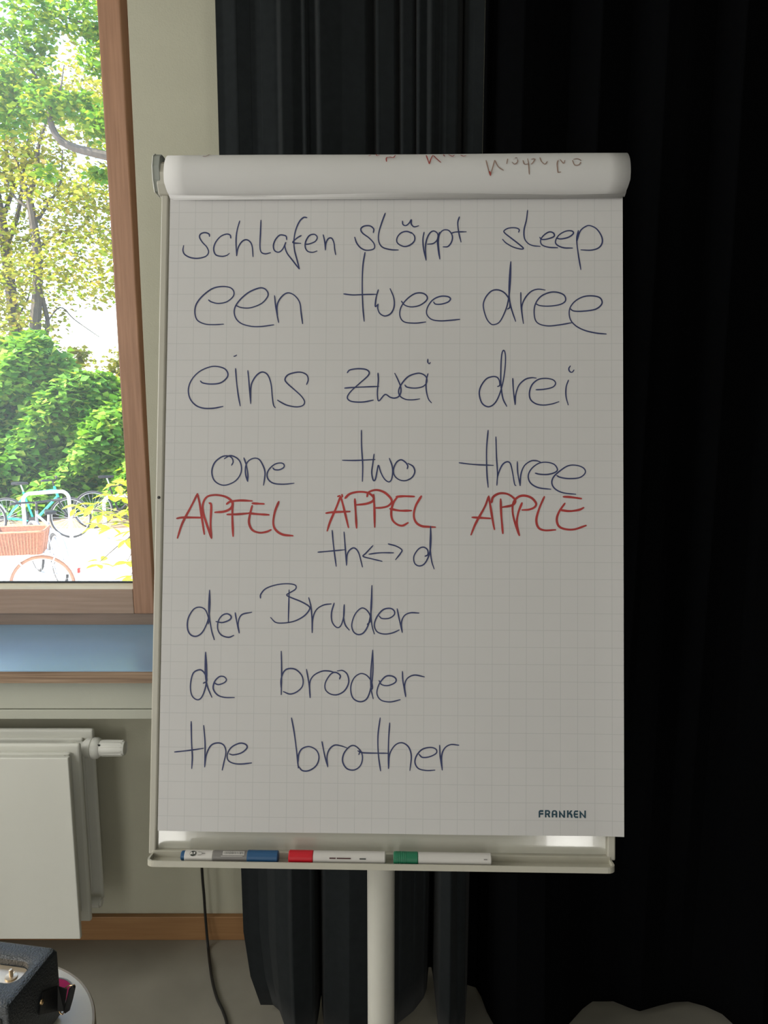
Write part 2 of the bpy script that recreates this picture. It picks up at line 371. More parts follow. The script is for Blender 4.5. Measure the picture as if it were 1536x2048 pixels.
for x in (-1.55, -.95):
    MB().box((x, 1.873, .25), (x+.03, 1.929, .60)).build('bracket', M['rad'], rad)

# ================================================================== CURTAIN
hemz = .022
top = [(447, 1.665), (470, 1.655), (510, 1.668), (545, 1.66), (553, 1.66), (558, 1.635), (580, 1.640), (600, 1.652), (604, 1.640), (628, 1.655), (634, 1.625), (680, 1.645), (730, 1.655), (748, 1.69), (753, 1.655), (790, 1.66), (799, 1.69), (804, 1.655), (828, 1.66), (834, 1.68), (838, 1.65), (858, 1.66), (864, 1.63), (900, 1.645), (920, 1.65), (928, 1.71), (940, 1.665), (980, 1.65), (990, 1.68), (1000, 1.66), (1050, 1.63), (1100, 1.66), (1140, 1.69), (1200, 1.64), (1260, 1.69), (1330, 1.63), (1380, 1.65), (1430, 1.69), (1490, 1.64), (1560, 1.69), (1640, 1.64), (1720, 1.69), (1800, 1.64), (1900, 1.68), (2100, 1.64), (2300, 1.68), (2500, 1.64), (2700, 1.66)]
hem = [(527, 2009), (545, 2021), (558, 2048), (590, 2075), (628, 2060), (638, 2050), (641, 1948), (645, 1945), (648, 2010), (653, 2060), (700, 2085), (760, 2075), (793, 2048), (824, 2022), (844, 1994), (850, 1974), (853, 1931), (863, 1931), (867, 2050), (895, 2080), (925, 2060), (930, 1967), (950, 1974), (961, 1994), (971, 2022), (985, 2048), (1030, 2100), (1090, 2110), (1140, 2048), (1167, 2018), (1188, 2002), (1229, 2001), (1264, 2016), (1281, 2022), (1305, 2015), (1346, 2003), (1374, 2002), (1408, 2012), (1443, 2029), (1463, 2048), (1520, 2090), (1600, 2050), (1650, 2010), (1700, 2010), (1780, 2070), (1850, 2030), (1950, 2010), (2050, 2060), (2150, 2020)]
hp = [(PZ(x, y, hemz).x, PZ(x, y, hemz).y) for x, y in hem]
hp = hp + [(1.80, 1.60), (2.05, 1.68), (2.3, 1.62)]
tp = []
for x, Y in top:
    p = PY(x, 100, Y); tp.append((p.x, Y))
x0t, x1t = tp[0][0], 2.36
xs_t = np.array([p[0] for p in tp]); ys_t = np.array([p[1] for p in tp])
xs_h = np.array([p[0] for p in hp]); ys_h = np.array([p[1] for p in hp])
def smooth_interp(s, X, Yv):
    v = np.interp(s, X, Yv)
    return v
s = np.linspace(-.335, 2.34, 2400)
s = np.unique(np.concatenate([s, xs_h[(xs_h > -.335) & (xs_h < 2.34)]]))
yt = smooth_interp(s, xs_t, ys_t); yh = smooth_interp(s, xs_h, ys_h)
k = np.array([1, 3, 5, 3, 1.]); k /= k.sum()
for _ in range(2):
    yt = np.convolve(np.pad(yt, 2, 'edge'), k, 'valid'); yh = np.convolve(np.pad(yh, 2, 'edge'), k, 'valid')
zs = [hemz, .10, .22, .38, .6, .9, 1.3, 1.8, 2.4, 2.96]
def drape(mask, mt, org, label):
    ss = s[mask]; a_t = yt[mask]; a_h = yh[mask]; vs = []; fs = []; n = len(ss)
    for z in zs:
        t = min(1, (z/1.9))**.8
        for i in range(n):
            lx = .042*max(0, 1-z/.16)**1.2*max(0, 1-(ss[i]+.335)/.16)
            vs.append((ss[i]+lx+.004*math.sin(z*1.4+ss[i]*9), a_h[i]*(1-t)+a_t[i]*t, z))
    for zi in range(len(zs)-1):
        for i in range(n-1): fs.append((zi*n+i, zi*n+i+1, (zi+1)*n+i+1, (zi+1)*n+i))
    o = mkobj('curtain', vs, fs, mt, None, True, org=org)
    sd = o.modifiers.new('solid', 'SOLIDIFY'); sd.thickness = .0025; sd.offset = 0
    props(o, label, 'curtain'); return o
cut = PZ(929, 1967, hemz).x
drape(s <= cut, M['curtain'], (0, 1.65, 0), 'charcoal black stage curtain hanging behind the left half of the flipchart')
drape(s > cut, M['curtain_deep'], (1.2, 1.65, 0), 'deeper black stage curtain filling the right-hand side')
MB().box((-.40, 1.60, 2.964), (2.40, 1.72, 2.995)).build('curtain_track', M['rail'], None, org=(0, 1.66, 2.97), label='dark ceiling track that the black curtain hangs from', cat='curtain track')
# unseen black drape added along the right-hand side to cut bounced light
vs = []; fs = []; n = 260
for z in (.02, 2.96):
    for i in range(n):
        y = -2.25+3.78*i/(n-1); vs.append((2.30+.035*math.sin(i*.33)+.012*math.sin(i*.91), y, z))
for i in range(n-1): fs.append((i, i+1, n+i+1, n+i))
o = mkobj('curtain', vs, fs, M['curtain'], None, True, org=(2.3, -.4, 0)); o.modifiers.new('solid', 'SOLIDIFY').thickness = .0025
props(o, 'added black drape along the right-hand side wall, outside the picture, cutting bounced light', 'curtain')

# ================================================================== FLIPCHART
TL = PD(340, 400, 1.165); TR = PD(1247, 396, 1.150); BL = PD(316, 1661, 1.132)
U = (TR-TL).normalized(); V = (TL-BL).normalized(); N = U.cross(V).normalized(); UVC = U.dot(V)
if N.y > 0: N = -N
BO = BL
def UV(x, y, off=0.0):
    d = ray(x, y); t = ((BO+N*off-EYE).dot(N))/d.dot(N); p = EYE+d*t-BO
    a_, b_ = p.dot(U), p.dot(V); k_ = 1-UVC*UVC
    return (a_-b_*UVC)/k_, (b_-a_*UVC)/k_
def BP(u, v, off): return BO+U*u+V*v+N*off
BB = (BO, U, V, N)     # local: x = u, y = v, z = off toward the viewer
uL = (UV(298, 1690, -.004)[0]*.6+UV(327, 400, -.004)[0]*.4); uR = UV(1229, 1690, -.004)[0]
vB = UV(763, 1712, -.004)[1]; vT = UV(790, 310, -.004)[1]; vT2 = vT-.011
stand_base = Vector((BP((uL+uR)/2, vB, -.07).x, BP((uL+uR)/2, vB, -.07).y, 0))
fc = thing('flipchart_stand', stand_base, 'off-white flipchart easel on a round central post, in front of the black curtain', 'flipchart')
MB(BB).box((uL+.004, vB, -.020), (uR-.004, vT2, -.006)).build('board_panel', M['whiteboard'], fc)
for nm, A, B in (('side_rail', (uL, vB, -.024), (uL+.0105, vT2, .0015)), ('side_rail', (uR-.0115, vB, -.024), (uR, vT2, .0015)), ('bottom_rail', (uL+.0105, vB-.004, -.024), (uR-.0115, vB+.004, .0)), ('top_rail', (uL+.0105, vT2-.02, -.024), (uR-.0115, vT2, .0))):
    MB(BB).box(A, B).build(nm, M['flame'], fc, bev=.002)
p = UV(326, 995, .0015); MB(BB).lathe([(.0022, 0), (.0022, .0012), (.001, .0016)], (uL+.0052, p[1], .001), (0, 0, 1), 12).build('screw', M['black'], fc)
# paper clamp with its curved end caps
cv = vT-.0265
prof = [(-.034, -.016), (-.036, .004), (-.020, .013), (.0, .017), (.018, .014), (.026, .006), (.028, -.006), (.026, -.016)]
pl = [(cv-.008+a_*.80, o_) for a_, o_ in prof]
MB(BB).prism(pl, uL-.004, uR+.004, 'yz').build('clamp_bar', M['flame'], fc, bev=.002)
cL = UV(312, 350, .0)[0]
for (a0, a1) in ((cL, cL+.011), (uR-.002, uR+.004)):
    cw = cv if a0 == cL else cv-.009
    cp = MB(BB).prism([(cw+a_*.90, o_*1.1+.001) for a_, o_ in prof], a0, a1, 'yz').build('clamp_cap', M['cap'], fc, bev=.001)
    ring = [(a0+.0005 if a0 < 0 else a1-.0005, cw+a_*.92, o_*1.12+.001) for a_, o_ in prof]
    MB(BB).tube(ring, .0009, 6, closed=True).build('cap_rim', M['rim'], cp, smooth=True)
# pen tray
lt = UV(763, 1727.5, .029)[1]; lb = UV(763, 1740, .030)[1]
bt = UV(763, 1706, .000)[1]
tl0, tr0 = UV(292, 1730, .028)[0], UV(1232, 1738, .028)[0]
def rr(x0, x1, y0, y1, r, m=5):
    pts = [(x0, y0), (x1, y0)]
    for cx_, a0 in ((x1-r, 0), (x0+r, PI/2)):
        for i in range(m+1):
            a_ = a0+PI/2*i/m; pts.append((cx_+r*math.cos(a_), y1-r+r*math.sin(a_)))
    return pts
outer = rr(tl0, tr0, -.004, .031, .012); inner = rr(tl0+.0028, tr0-.0028, -.002, .0285, .010)
def P3(p, v): return (p[0], v, p[1])
b = MB(BB); n = len(outer)
b.add([P3(p, lb) for p in outer]+[P3(p, lt) for p in outer], [tuple(range(n))]+[(i, (i+1) % n, (i+1) % n+n, i+n) for i in range(1, n)])
b.add([P3(p, lb+.002) for p in inner]+[P3(p, lt) for p in inner], [tuple(range(n))]+[(i, (i+1) % n, (i+1) % n+n, i+n) for i in range(1, n)])
b.add([P3(p, lt) for p in outer]+[P3(p, lt) for p in inner], [(i, (i+1) % n, (i+1) % n+n, i+n) for i in range(1, n)])
tray = b.build('pen_tray', M['tray'], fc)
MB(BB).box((tl0+.0005, lb, -.006), (tr0-.0005, bt, .0025)).build('tray_back', M['tray'], fc, bev=.001)
# post, joint and base
tz = BP(0, vB, 0).z
px0 = PY(762, 1900, stand_base.y).x
sb = Vector((px0, stand_base.y, 0))
MB().lathe([(.0215, .03), (.0215, tz+.09)], sb, (0, 0, 1), 40).build('post', M['post'], fc, smooth=True)
MB().lathe([(.025, tz-.0), (.026, tz+.004), (.026, tz+.05), (.024, tz+.055)], sb, (0, 0, 1), 32).build('post_collar', M['flame'], fc, smooth=True)
bq = BP((uL+uR)/2, vB+.10, -.022)
MB().box((px0-.06, sb.y-.035, tz+.06), (px0+.06, sb.y+.005, tz+.12)).build('board_bracket', M['flame'], fc, bev=.003)
MB().lathe([(.26, 0), (.26, .006), (.25, .012), (.05, .020), (.03, .05), (.0215, .055)], sb, (0, 0, 1), 64).build('round_base', M['flame'], fc, smooth=True)

# ---------------- paper pad on the clamp
sL = UV(316, 1661, .006)[0]; sR = UV(1248, 1673, .006)[0]; sB = UV(780, 1667, .006)[1]; sT = UV(790, 398, .006)[1]+.02
g0 = UV(358, 424.8, .006); GS = .025
gx = (UV(1223, 427, .006)[0]-g0[0])/26
def soff(u, v):
    t = max(0, min(1, (sT-v)/(sT-sB)))
    return .0052+.0012*math.sin(u*5.2+.6)*t+.0016*t*t+.0006*math.sin(u*17+v*3)*t + .003*max(0, (u-(sR-.05))/.05)**2*t*.6
pad = thing('paper_pad', BP((sL+sR)/2, sB, .003), 'squared flipchart pad covered with handwritten word lists, clamped to the board', 'paper pad')
nu, nv = 60, 70; vs = []; fs = []; uvs = []
for j in range(nv+1):
    for i in range(nu+1):
        u = sL+(sR-sL)*i/nu; v = sB+(sT-sB)*j/nv
        vs.append(BP(u, v, soff(u, v))); uvs.append(((u-g0[0])/gx, (v-g0[1])/gx))
for j in range(nv):
    for i in range(nu):
        a_ = j*(nu+1)+i; fs.append((a_, a_+1, a_+nu+2, a_+nu+1))
sheet = mkobj('top_sheet', vs, fs, M['paper'], pad, True, uvs)
MB(BB).box((sL+.003, sB+.003, -.0045), (sR-.0035, sT, .0030)).build('lower_sheets', M['paperback'], pad)
# used sheets folded over the top
rb = UV(790, 396, .010)[1]
topv = UV(790, 305, .010)[1]
hgt = topv-rb
path = [(topv-.10, -.040), (topv-.05, -.042), (topv-.018, -.036), (topv-.003, -.020), (topv+.0005, -.004), (topv-.003, .010), (topv-.011, .021), (topv-.024, .029), (topv-.040, .0315), (topv-.054, .028), (topv-.064, .021), (rb+.001, .013)]
P2 = spline([(a_, o_, 0) for a_, o_ in path], 6)
rL = UV(328.5, 350, .028)[0]; rR = UV(1260, 352, .028)[0]
vs = []; fs = []; nseg = 24
for k_, p in enumerate(P2):
    for i in range(nseg+1):
        t = i/nseg; e = min(t, 1-t); e2 = 0
        fr = k_/(len(P2)-1); inset = .006*max(0, fr-.80)/.20
        vs.append(BP(rL+inset+(rR-rL-2*inset)*t, p[0], p[1]+.0007*math.sin(t*9)))
n = nseg+1
for k_ in range(len(P2)-1):
    for i in range(nseg): fs.append((k_*n+i, k_*n+i+1, (k_+1)*n+i+1, (k_+1)*n+i))
roll = mkobj('folded_sheets', vs, fs, M['paperback'], pad, True)
props(roll, label='used sheets folded back over the top of the board')
sd = roll.modifiers.new('solid', 'SOLIDIFY'); sd.thickness = .0006; sd.offset = 0
for i_ in range(2):   # further used sheets seen at the edge
    P3_ = [(p[0]-.0008*(i_+1), p[1]-.0022*(i_+1)) for p in P2]
    vs = [BP((rL+.004*(i_+1)) if q == 0 else rR-.003*(i_+1), p[0], p[1]) for p in P3_ for q in (0, 1)]
    fs = [(2*k_, 2*k_+1, 2*k_+3, 2*k_+2) for k_ in range(len(P3_)-1)]
    o = mkobj('folded_sheet', vs, fs, M['paperback'], pad, True); o.modifiers.new('solid', 'SOLIDIFY').thickness = .0006

# ---------------- handwriting (ink lines lying on the sheet)
def ribbon(pix, w, surf, taper=True, cnt=[0]):
    """pix: list of pixel points -> ribbon mesh lying on a surface function surf(px,py,h)->(point,normal)"""
    cnt[0] += 1; h = .00025+.00001*(cnt[0] % 18)
    pts = [surf(p[0], p[1], h) for p in pix]
    n = len(pts); vs = []; L = 0
    tot = sum((pts[i+1][0]-pts[i][0]).length for i in range(n-1)); 
    for i in range(n):
        p, nn = pts[i]; d = (pts[min(i+1, n-1)][0]-pts[max(i-1, 0)][0]).normalized(); sd_ = d.cross(nn).normalized()
        if i: L += (pts[i][0]-pts[i-1][0]).length
        f = L/max(tot, 1e-6); k_ = 1.0+.10*math.sin(f*9+cnt[0])
        if taper: k_ *= .55+.45*min(1, min(L/.002+.35, (tot-L)/.010+.3))
        vs.append(p+sd_*(w*.5*k_)); vs.append(p-sd_*(w*.5*k_))
    fs = [(2*i, 2*i+1, 2*i+3, 2*i+2) for i in range(n-1)]
    # rounded start and end
    for e, s_ in ((0, -1), (n-1, 1)):
        p, nn = pts[e]; a_, b_ = vs[2*e], vs[2*e+1]; d = (b_-a_); r = d.length/2; c = (a_+b_)/2; t = nn.cross(d).normalized()
        if t.dot((pts[min(e+1, n-1)][0]-pts[max(e-1, 0)][0]))*s_ < 0: t = -t
        i0 = len(vs)
        for q in range(1, 4):
            an_ = PI*q/4; vs.append(c-d.normalized()*(r*math.cos(an_))+t*(r*math.sin(an_)))
        fs.append((2*e, i0, i0+1, i0+2, 2*e+1))
    return vs, fs
def on_sheet(x, y, h):
    u, v = UV(x, y, .006); return BP(u, v, soff(u, v)+h), N
TILE = {'A': (290, 280, 3.0118), 'B': (780, 280, 3.0118), 'C': (320, 680, 3.2), 'D': (780, 680, 3.2), 'E': (320, 1060, 2.4774)}
def tp_(t, pts): ox, oy, s_ = TILE[t]; return [(ox+x/s_, oy+y/s_) for x, y in pts]
def word(text, strokes, m, w, surf=on_sheet, parent=pad, name='handwritten_word', label=None):
    V_, F_ = [], []
    for st in strokes:
        t = st[0]; pts = tp_(t, st[1:])
        q = [(p.x, p.y) for p in spline([(x, y, 0) for x, y in pts], 6)]
        a_, f_ = ribbon(q, w, surf); n0 = len(V_); V_ += a_; F_ += [tuple(i+n0 for i in f) for f in f_]
    o = mkobj(name, V_, F_, m, parent)
    o['label'] = label or text
    return o
BI, RI = M['blueink'], M['redink']; wb_, wr_ = .0020, .0032
WORDS = [
('schlafen', 'b', [
 ('A',(388,580),(384,565),(360,557),(335,565),(328,585),(345,615),(372,645),(382,675),(365,700),(320,712),(275,708),(240,690),(228,665),(232,635)),
 ('A',(516,590),(512,572),(490,566),(455,580),(425,615),(413,655),(425,690),(460,700),(490,695),(508,682)),
 ('A',(570,487),(555,540),(548,600),(551,697)), ('A',(551,697),(560,650),(580,615),(605,600),(630,610),(645,640),(650,702)),
 ('A',(698,482),(695,560),(692,640),(700,675),(725,685),(755,678)),
 ('A',(853,600),(850,580),(835,573),(810,573),(785,600),(773,635),(780,665),(805,675),(830,655),(848,615),(842,640),(855,680),(885,720),(928,776)),
 ('A',(975,467),(955,466),(930,490),(908,540),(897,600),(900,660),(915,720),(930,776)), ('A',(940,575),(915,590),(890,617),(938,622)),
 ('A',(965,628),(990,625),(1025,610),(1037,585),(1020,568),(990,575),(968,610),(965,645),(980,670),(1010,676),(1036,668)),
 ('A',(1073,570),(1082,610),(1086,662)), ('A',(1086,662),(1090,620),(1105,593),(1125,592),(1138,620),(1142,655),(1148,690))]),
('slöppt', 'b', [
 ('A',(1375,558),(1377,535),(1355,517),(1320,518),(1300,535),(1310,560),(1350,590),(1380,625),(1378,655),(1335,664),(1300,650),(1275,620),(1263,585)),
 ('A',(1447,440),(1425,500),(1408,560),(1408,610),(1430,645),(1480,660),(1526,662)),
 ('B',(135,562),(100,550),(65,560),(42,590),(45,620),(80,640),(115,635),(145,610),(148,580),(130,556)),
 ('B',(75,488),(78,508),(95,515),(115,500),(128,480),(128,505),(145,522),(173,516)),
 ('B',(205,555),(198,600),(203,660),(217,724)), ('B',(217,724),(213,650),(222,595),(242,558),(265,548),(287,565),(285,598),(262,622),(226,627)),
 ('B',(298,555),(286,600),(290,660),(300,716)), ('B',(300,716),(292,640),(292,595),(302,560),(325,541),(355,545),(375,575),(372,610),(350,640),(320,643)),
 ('B',(418,462),(408,500),(415,560),(428,614)), ('B',(370,560),(400,553),(460,552))]),
('sleep', 'b', [
 ('B',(775,555),(778,538),(755,528),(715,530),(688,545),(692,560),(730,590),(775,625),(803,650),(790,656),(745,645),(700,620),(678,597)),
 ('B',(829,422),(822,480),(808,540),(810,590),(830,620),(860,635),(905,640)),
 ('B',(902,585),(915,598),(950,595),(988,580),(985,560),(960,553),(930,570),(908,600),(915,630),(955,645),(1010,648)),
 ('B',(1002,590),(1030,595),(1075,585),(1105,562),(1095,547),(1060,548),(1020,570),(998,605),(1005,630),(1045,648),(1100,650)),
 ('B',(1135,545),(1125,600),(1135,690),(1150,780)), ('B',(1125,610),(1145,550),(1175,522),(1205,515),(1245,535),(1275,580),(1278,620),(1255,650),(1210,663),(1150,661))]),
('een', 'b', [
 ('A',(382,963),(400,975),(440,984),(490,975),(528,945),(535,915),(515,890),(465,882),(405,895),(345,940),(308,990),(300,1040),(315,1085),(360,1108),(415,1112),(473,1109)),
 ('A',(545,995),(580,1009),(635,1010),(700,985),(737,945),(738,915),(715,893),(680,893),(620,920),(565,970),(538,1020),(545,1070),(580,1105),(640,1122),(700,1123),(775,1113)),
 ('A',(780,937),(788,1010),(804,1098)), ('A',(797,1060),(795,1000),(810,960),(840,928),(870,921),(905,940),(932,980),(940,1040),(949,1106))]),
('twee', 'b', [
 ('A',(1325,677),(1312,760),(1308,880),(1312,1000),(1320,1092)), ('A',(1197,927),(1250,933),(1310,931),(1398,929)),
 ('A',(1405,902),(1392,950),(1387,1003),(1404,988)), ('A',(1404,988),(1402,1015),(1415,1045),(1445,1060),(1480,1045),(1500,1005),(1498,950),(1476,895)),
 ('B',(68,970),(90,995),(130,1005),(180,995),(220,965),(222,940),(195,922),(150,925),(100,960),(65,1010),(60,1060),(85,1095),(150,1103),(215,1096)),
 ('B',(262,975),(275,988),(310,988),(350,975),(364,955),(345,942),(300,942),(255,965),(225,1010),(222,1050),(250,1080),(300,1089),(360,1086),(420,1080))]),
('dree', 'b', [
 ('B',(708,1018),(722,1005),(718,960),(690,920),(650,902),(610,910),(575,950),(562,1000),(580,1070),(605,1105),(628,1111),(660,1095),(690,1040),(712,970),(725,850),(728,732)), ('B',(728,732),(718,850),(718,940),(730,1010),(757,1092)),
 ('B',(788,918),(790,1000),(804,1105)), ('B',(797,1060),(795,1000),(815,950),(850,912),(890,898),(935,903)),
 ('B',(878,985),(905,997),(960,1000),(1025,990),(1057,968),(1050,935),(1010,917),(960,918),(905,945),(872,1000),(872,1070),(895,1105),(950,1119),(1020,1113),(1095,1100)),
 ('B',(1085,1015),(1110,1030),(1170,1030),(1240,1018),(1277,985),(1265,950),(1215,938),(1160,945),(1110,975),(1082,1020),(1085,1075),(1115,1115),(1170,1145),(1240,1162),(1303,1168))]),
('eins', 'b', [
 ('C',(258,262),(275,275),(325,282),(385,275),(425,245),(434,215),(415,185),(370,170),(320,172),(255,200),(205,250),(182,310),(190,370),(225,415),(275,436),(340,437),(403,425)),
 ('C',(483,183),(490,270),(500,350),(513,422)), ('C',(473,104),(482,102),(490,96)),
 ('C',(562,196),(570,280),(580,407)), ('C',(580,407),(582,300),(600,250),(630,215),(660,205),(690,225),(710,280),(718,360),(726,415),(737,433)),
 ('C',(938,285),(948,255),(940,225),(910,208),(870,207),(820,222),(800,250),(812,275),(860,318),(905,360),(925,395),(912,420),(870,428),(815,418),(780,402),(752,385))]),
('zwei', 'b', [
 ('C',(1198,210),(1215,192),(1265,184),(1315,188),(1338,205),(1330,230),(1280,275),(1225,325),(1200,360),(1205,382),(1235,395),(1300,397),(1365,385)), ('C',(1182,308),(1250,303),(1400,297)),
 ('C',(1395,212),(1397,260),(1391,330),(1394,380),(1405,387),(1440,349),(1472,366),(1500,372),(1527,362),(1541,335),(1540,300),(1525,260),(1502,213)),
 ('D',(95,288),(110,302),(160,308),(210,298),(235,270),(230,235),(200,215),(165,215),(115,235),(75,280),(55,325),(65,360),(100,380),(145,383),(190,377)),
 ('D',(243,215),(232,260),(232,320),(245,375),(265,402)), ('D',(242,122),(242,142),(251,152),(257,144))]),
('drei', 'b', [
 ('D',(688,297),(702,290),(700,260),(685,238),(655,234),(615,250),(580,300),(572,350),(590,405),(630,427),(670,405),(700,350),(725,260),(738,160),(738,90),(727,65),(715,95),(710,180),(710,280),(722,370),(747,424)),
 ('D',(786,245),(790,320),(801,413)), ('D',(801,413),(805,350),(825,290),(865,252),(905,241),(937,243)),
 ('D',(935,318),(985,315),(1040,302),(1060,278),(1045,255),(1000,245),(950,252),(910,285),(893,335),(900,380),(935,408),(985,416),(1040,408),(1082,394)),
 ('D',(1143,256),(1128,300),(1127,360),(1141,415)), ('D',(1155,165),(1145,182),(1150,200),(1165,206),(1178,192))]),
('one', 'b', [
 ('C',(458,802),(468,780),(460,755),(435,742),(395,748),(350,785),(332,840),(345,895),(385,925),(430,927),(485,900),(518,850),(518,795),(495,758),(450,740),(412,760)),
 ('C',(537,755),(552,800),(562,860),(561,905)), ('C',(561,905),(548,860),(548,810),(565,775),(600,757),(635,765),(662,810),(672,850),(668,895),(662,930)),
 ('C',(722,818),(735,830),(765,830),(792,815),(792,795),(770,787),(735,795),(700,825),(685,860),(695,895),(730,918),(790,923),(858,917))]),
('two', 'b', [
 ('C',(1289,578),(1290,680),(1297,800),(1295,905)), ('C',(1167,770),(1250,771),(1376,765)),
 ('C',(1370,730),(1362,790),(1355,850),(1365,897),(1378,892),(1388,845),(1398,802),(1412,845),(1435,888),(1462,908),(1480,895),(1489,850),(1485,805),(1468,758)),
 ('D',(110,825),(113,805),(98,782),(70,767),(40,785),(22,830),(30,870),(60,895),(100,900),(140,880),(158,845),(148,810),(115,790))]),
('three', 'b', [
 ('D',(628,578),(618,700),(620,850),(628,943)), ('D',(443,786),(540,797),(662,802)),
 ('D',(678,620),(682,750),(688,850),(684,930)), ('D',(684,930),(690,870),(715,805),(745,780),(770,790),(785,850),(797,920),(806,932)),
 ('D',(815,778),(818,850),(833,932)), ('D',(833,932),(838,860),(860,805),(900,775),(935,772),(962,780)),
 ('D',(930,852),(960,859),(1010,860),(1055,848),(1072,828),(1050,795),(1000,782),(950,790),(905,825),(885,870),(900,915),(950,945),(1030,955)),
 ('D',(1068,868),(1095,880),(1150,887),(1215,880),(1250,850),(1240,820),(1195,802),(1140,805),(1085,840),(1045,880),(1037,920),(1060,955),(1110,978),(1190,987))]),
('APFEL', 'r', [
 ('C',(240,985),(200,1065),(145,1170),(112,1268)), ('C',(240,985),(255,1050),(270,1150),(284,1243)), ('C',(108,1142),(150,1136),(272,1137)),
 ('C',(315,1043),(328,1060),(324,1180),(330,1268)), ('C',(330,1268),(300,1180),(278,1110),(275,1050),(300,1005),(350,992),(410,1000),(450,1022),(465,1050),(450,1080),(410,1098),(352,1103)),
 ('C',(466,1035),(463,1120),(468,1256)), ('C',(427,1050),(450,1035),(510,1027),(590,1030)), ('C',(430,1117),(500,1115),(580,1108)),
 ('C',(590,1060),(575,1120),(570,1170),(590,1215),(635,1233),(680,1228),(710,1215)), ('C',(590,1045),(620,1047),(665,1049)), ('C',(565,1108),(620,1114),(697,1119)),
 ('C',(760,1035),(735,1100),(725,1170),(740,1215),(785,1245),(850,1253))]),
('ÄPPEL', 'r', [
 ('C',(1155,1003),(1125,1080),(1090,1160),(1070,1222)), ('C',(1158,1005),(1180,1090),(1206,1200)), ('C',(1062,1108),(1110,1102),(1215,1098)), ('C',(1138,1002),(1144,999),(1150,997)), ('C',(1164,990),(1166,996),(1167,1003)),
 ('C',(1247,1018),(1252,1100),(1258,1203)), ('C',(1185,1012),(1215,985),(1270,972),(1330,978),(1365,1005),(1362,1030),(1320,1048),(1250,1056)),
 ('C',(1367,990),(1372,1080),(1374,1198)), ('C',(1325,1003),(1335,975),(1380,960),(1430,972),(1470,1005),(1483,1035),(1460,1062),(1420,1073),(1375,1075)),
 ('D',(50,1000),(20,1045),(8,1100),(15,1150),(45,1180),(80,1188),(115,1170)), ('D',(40,1003),(90,1000),(155,1002)), ('D',(0,1080),(60,1092),(137,1092)),
 ('D',(200,1000),(165,1060),(152,1120),(165,1165),(200,1190),(250,1196),(290,1198))]),
('APPLE', 'r', [
 ('D',(632,1000),(605,1070),(550,1170),(518,1247)), ('D',(632,1000),(645,1080),(658,1160),(668,1212)), ('D',(525,1135),(580,1138),(642,1142)),
 ('D',(708,1018),(712,1120),(722,1237)), ('D',(650,1040),(660,1005),(700,982),(750,985),(790,1010),(802,1035),(780,1058),(720,1070)),
 ('D',(845,1043),(820,1110),(812,1180),(828,1250)), ('D',(828,1250),(800,1170),(785,1100),(790,1040),(820,1005),(860,996),(905,1010),(935,1045),(925,1070),(890,1085),(845,1088)),
 ('D',(988,1003),(955,1080),(937,1150),(950,1200),(990,1218),(1060,1215)),
 ('D',(1120,1045),(1085,1095),(1068,1145),(1080,1190),(1120,1210),(1180,1212),(1255,1187)), ('D',(1110,1003),(1150,1005),(1225,1015)), ('D',(1090,1088),(1150,1095),(1210,1087),(1240,1073))]),
('th <-> d', 'b', [
 ('E',(853,2),(860,80),(873,180)), ('E',(783,110),(850,104),(915,98)),
 ('E',(912,10),(918,90),(924,175)), ('E',(924,175),(928,120),(945,95),(965,90),(985,115),(1003,183)),
 ('E',(1055,77),(1020,115),(1007,131),(1050,143),(1100,155)), ('E',(1035,120),(1090,113),(1157,113)), ('E',(1131,69),(1170,80),(1198,98),(1192,115),(1167,147)),
 ('E',(1313,130),(1327,122),(1325,98),(1305,85),(1280,95),(1258,130),(1262,165),(1285,178),(1312,165),(1334,120),(1342,60),(1341,-18)), ('E',(1341,-18),(1338,80),(1345,150),(1358,193))]),
('der', 'b', [
 ('E',(240,465),(242,440),(225,395),(195,382),(165,395),(140,440),(138,490),(155,520),(185,525),(215,500),(240,440),(248,370),(246,298)), ('E',(246,298),(243,400),(255,490),(270,543)),
 ('E',(278,453),(310,458),(345,445),(353,428),(335,415),(310,422),(290,450),(287,490),(305,520),(340,531),(366,522)),
 ('E',(373,410),(382,460),(393,510)), ('E',(393,510),(388,460),(405,420),(455,407))]),
('Bruder', 'b', [
 ('E',(498,337),(500,318),(525,290),(575,272),(630,266),(670,273),(672,292),(645,310),(628,322),(650,335),(700,355),(738,378),(740,395),(715,425),(670,450),(620,460),(575,458),(548,433)), ('E',(640,297),(638,380),(636,455)),
 ('E',(737,335),(748,380),(753,440),(754,508)), ('E',(754,508),(757,440),(775,395),(810,372),(848,366)),
 ('E',(863,362),(850,410),(853,455),(875,482),(895,475),(910,430),(913,370)), ('E',(913,370),(910,430),(918,470),(938,496)),
 ('E',(1027,468),(1042,450),(1040,420),(1020,393),(995,388),(965,420),(950,470),(960,505),(985,518),(1012,505),(1035,460),(1048,380),(1050,275)), ('E',(1050,275),(1045,400),(1050,470),(1062,515)),
 ('E',(1085,425),(1100,438),(1135,437),(1160,420),(1160,400),(1140,388),(1105,395),(1075,430),(1062,470),(1075,503),(1110,515),(1150,510),(1185,495)),
 ('E',(1175,390),(1185,440),(1200,507)), ('E',(1200,507),(1196,460),(1210,425),(1240,410),(1283,411))]),
('de', 'b', [
 ('E',(216,758),(232,748),(230,725),(215,700),(195,692),(165,710),(152,770),(160,820),(188,840),(212,820),(230,760),(232,680),(227,605)), ('E',(227,605),(225,700),(235,770),(258,828)),
 ('E',(268,755),(290,765),(320,755),(330,740),(318,726),(295,726),(272,750),(265,785),(285,815),(320,828),(370,829))]),
('broder', 'b', [
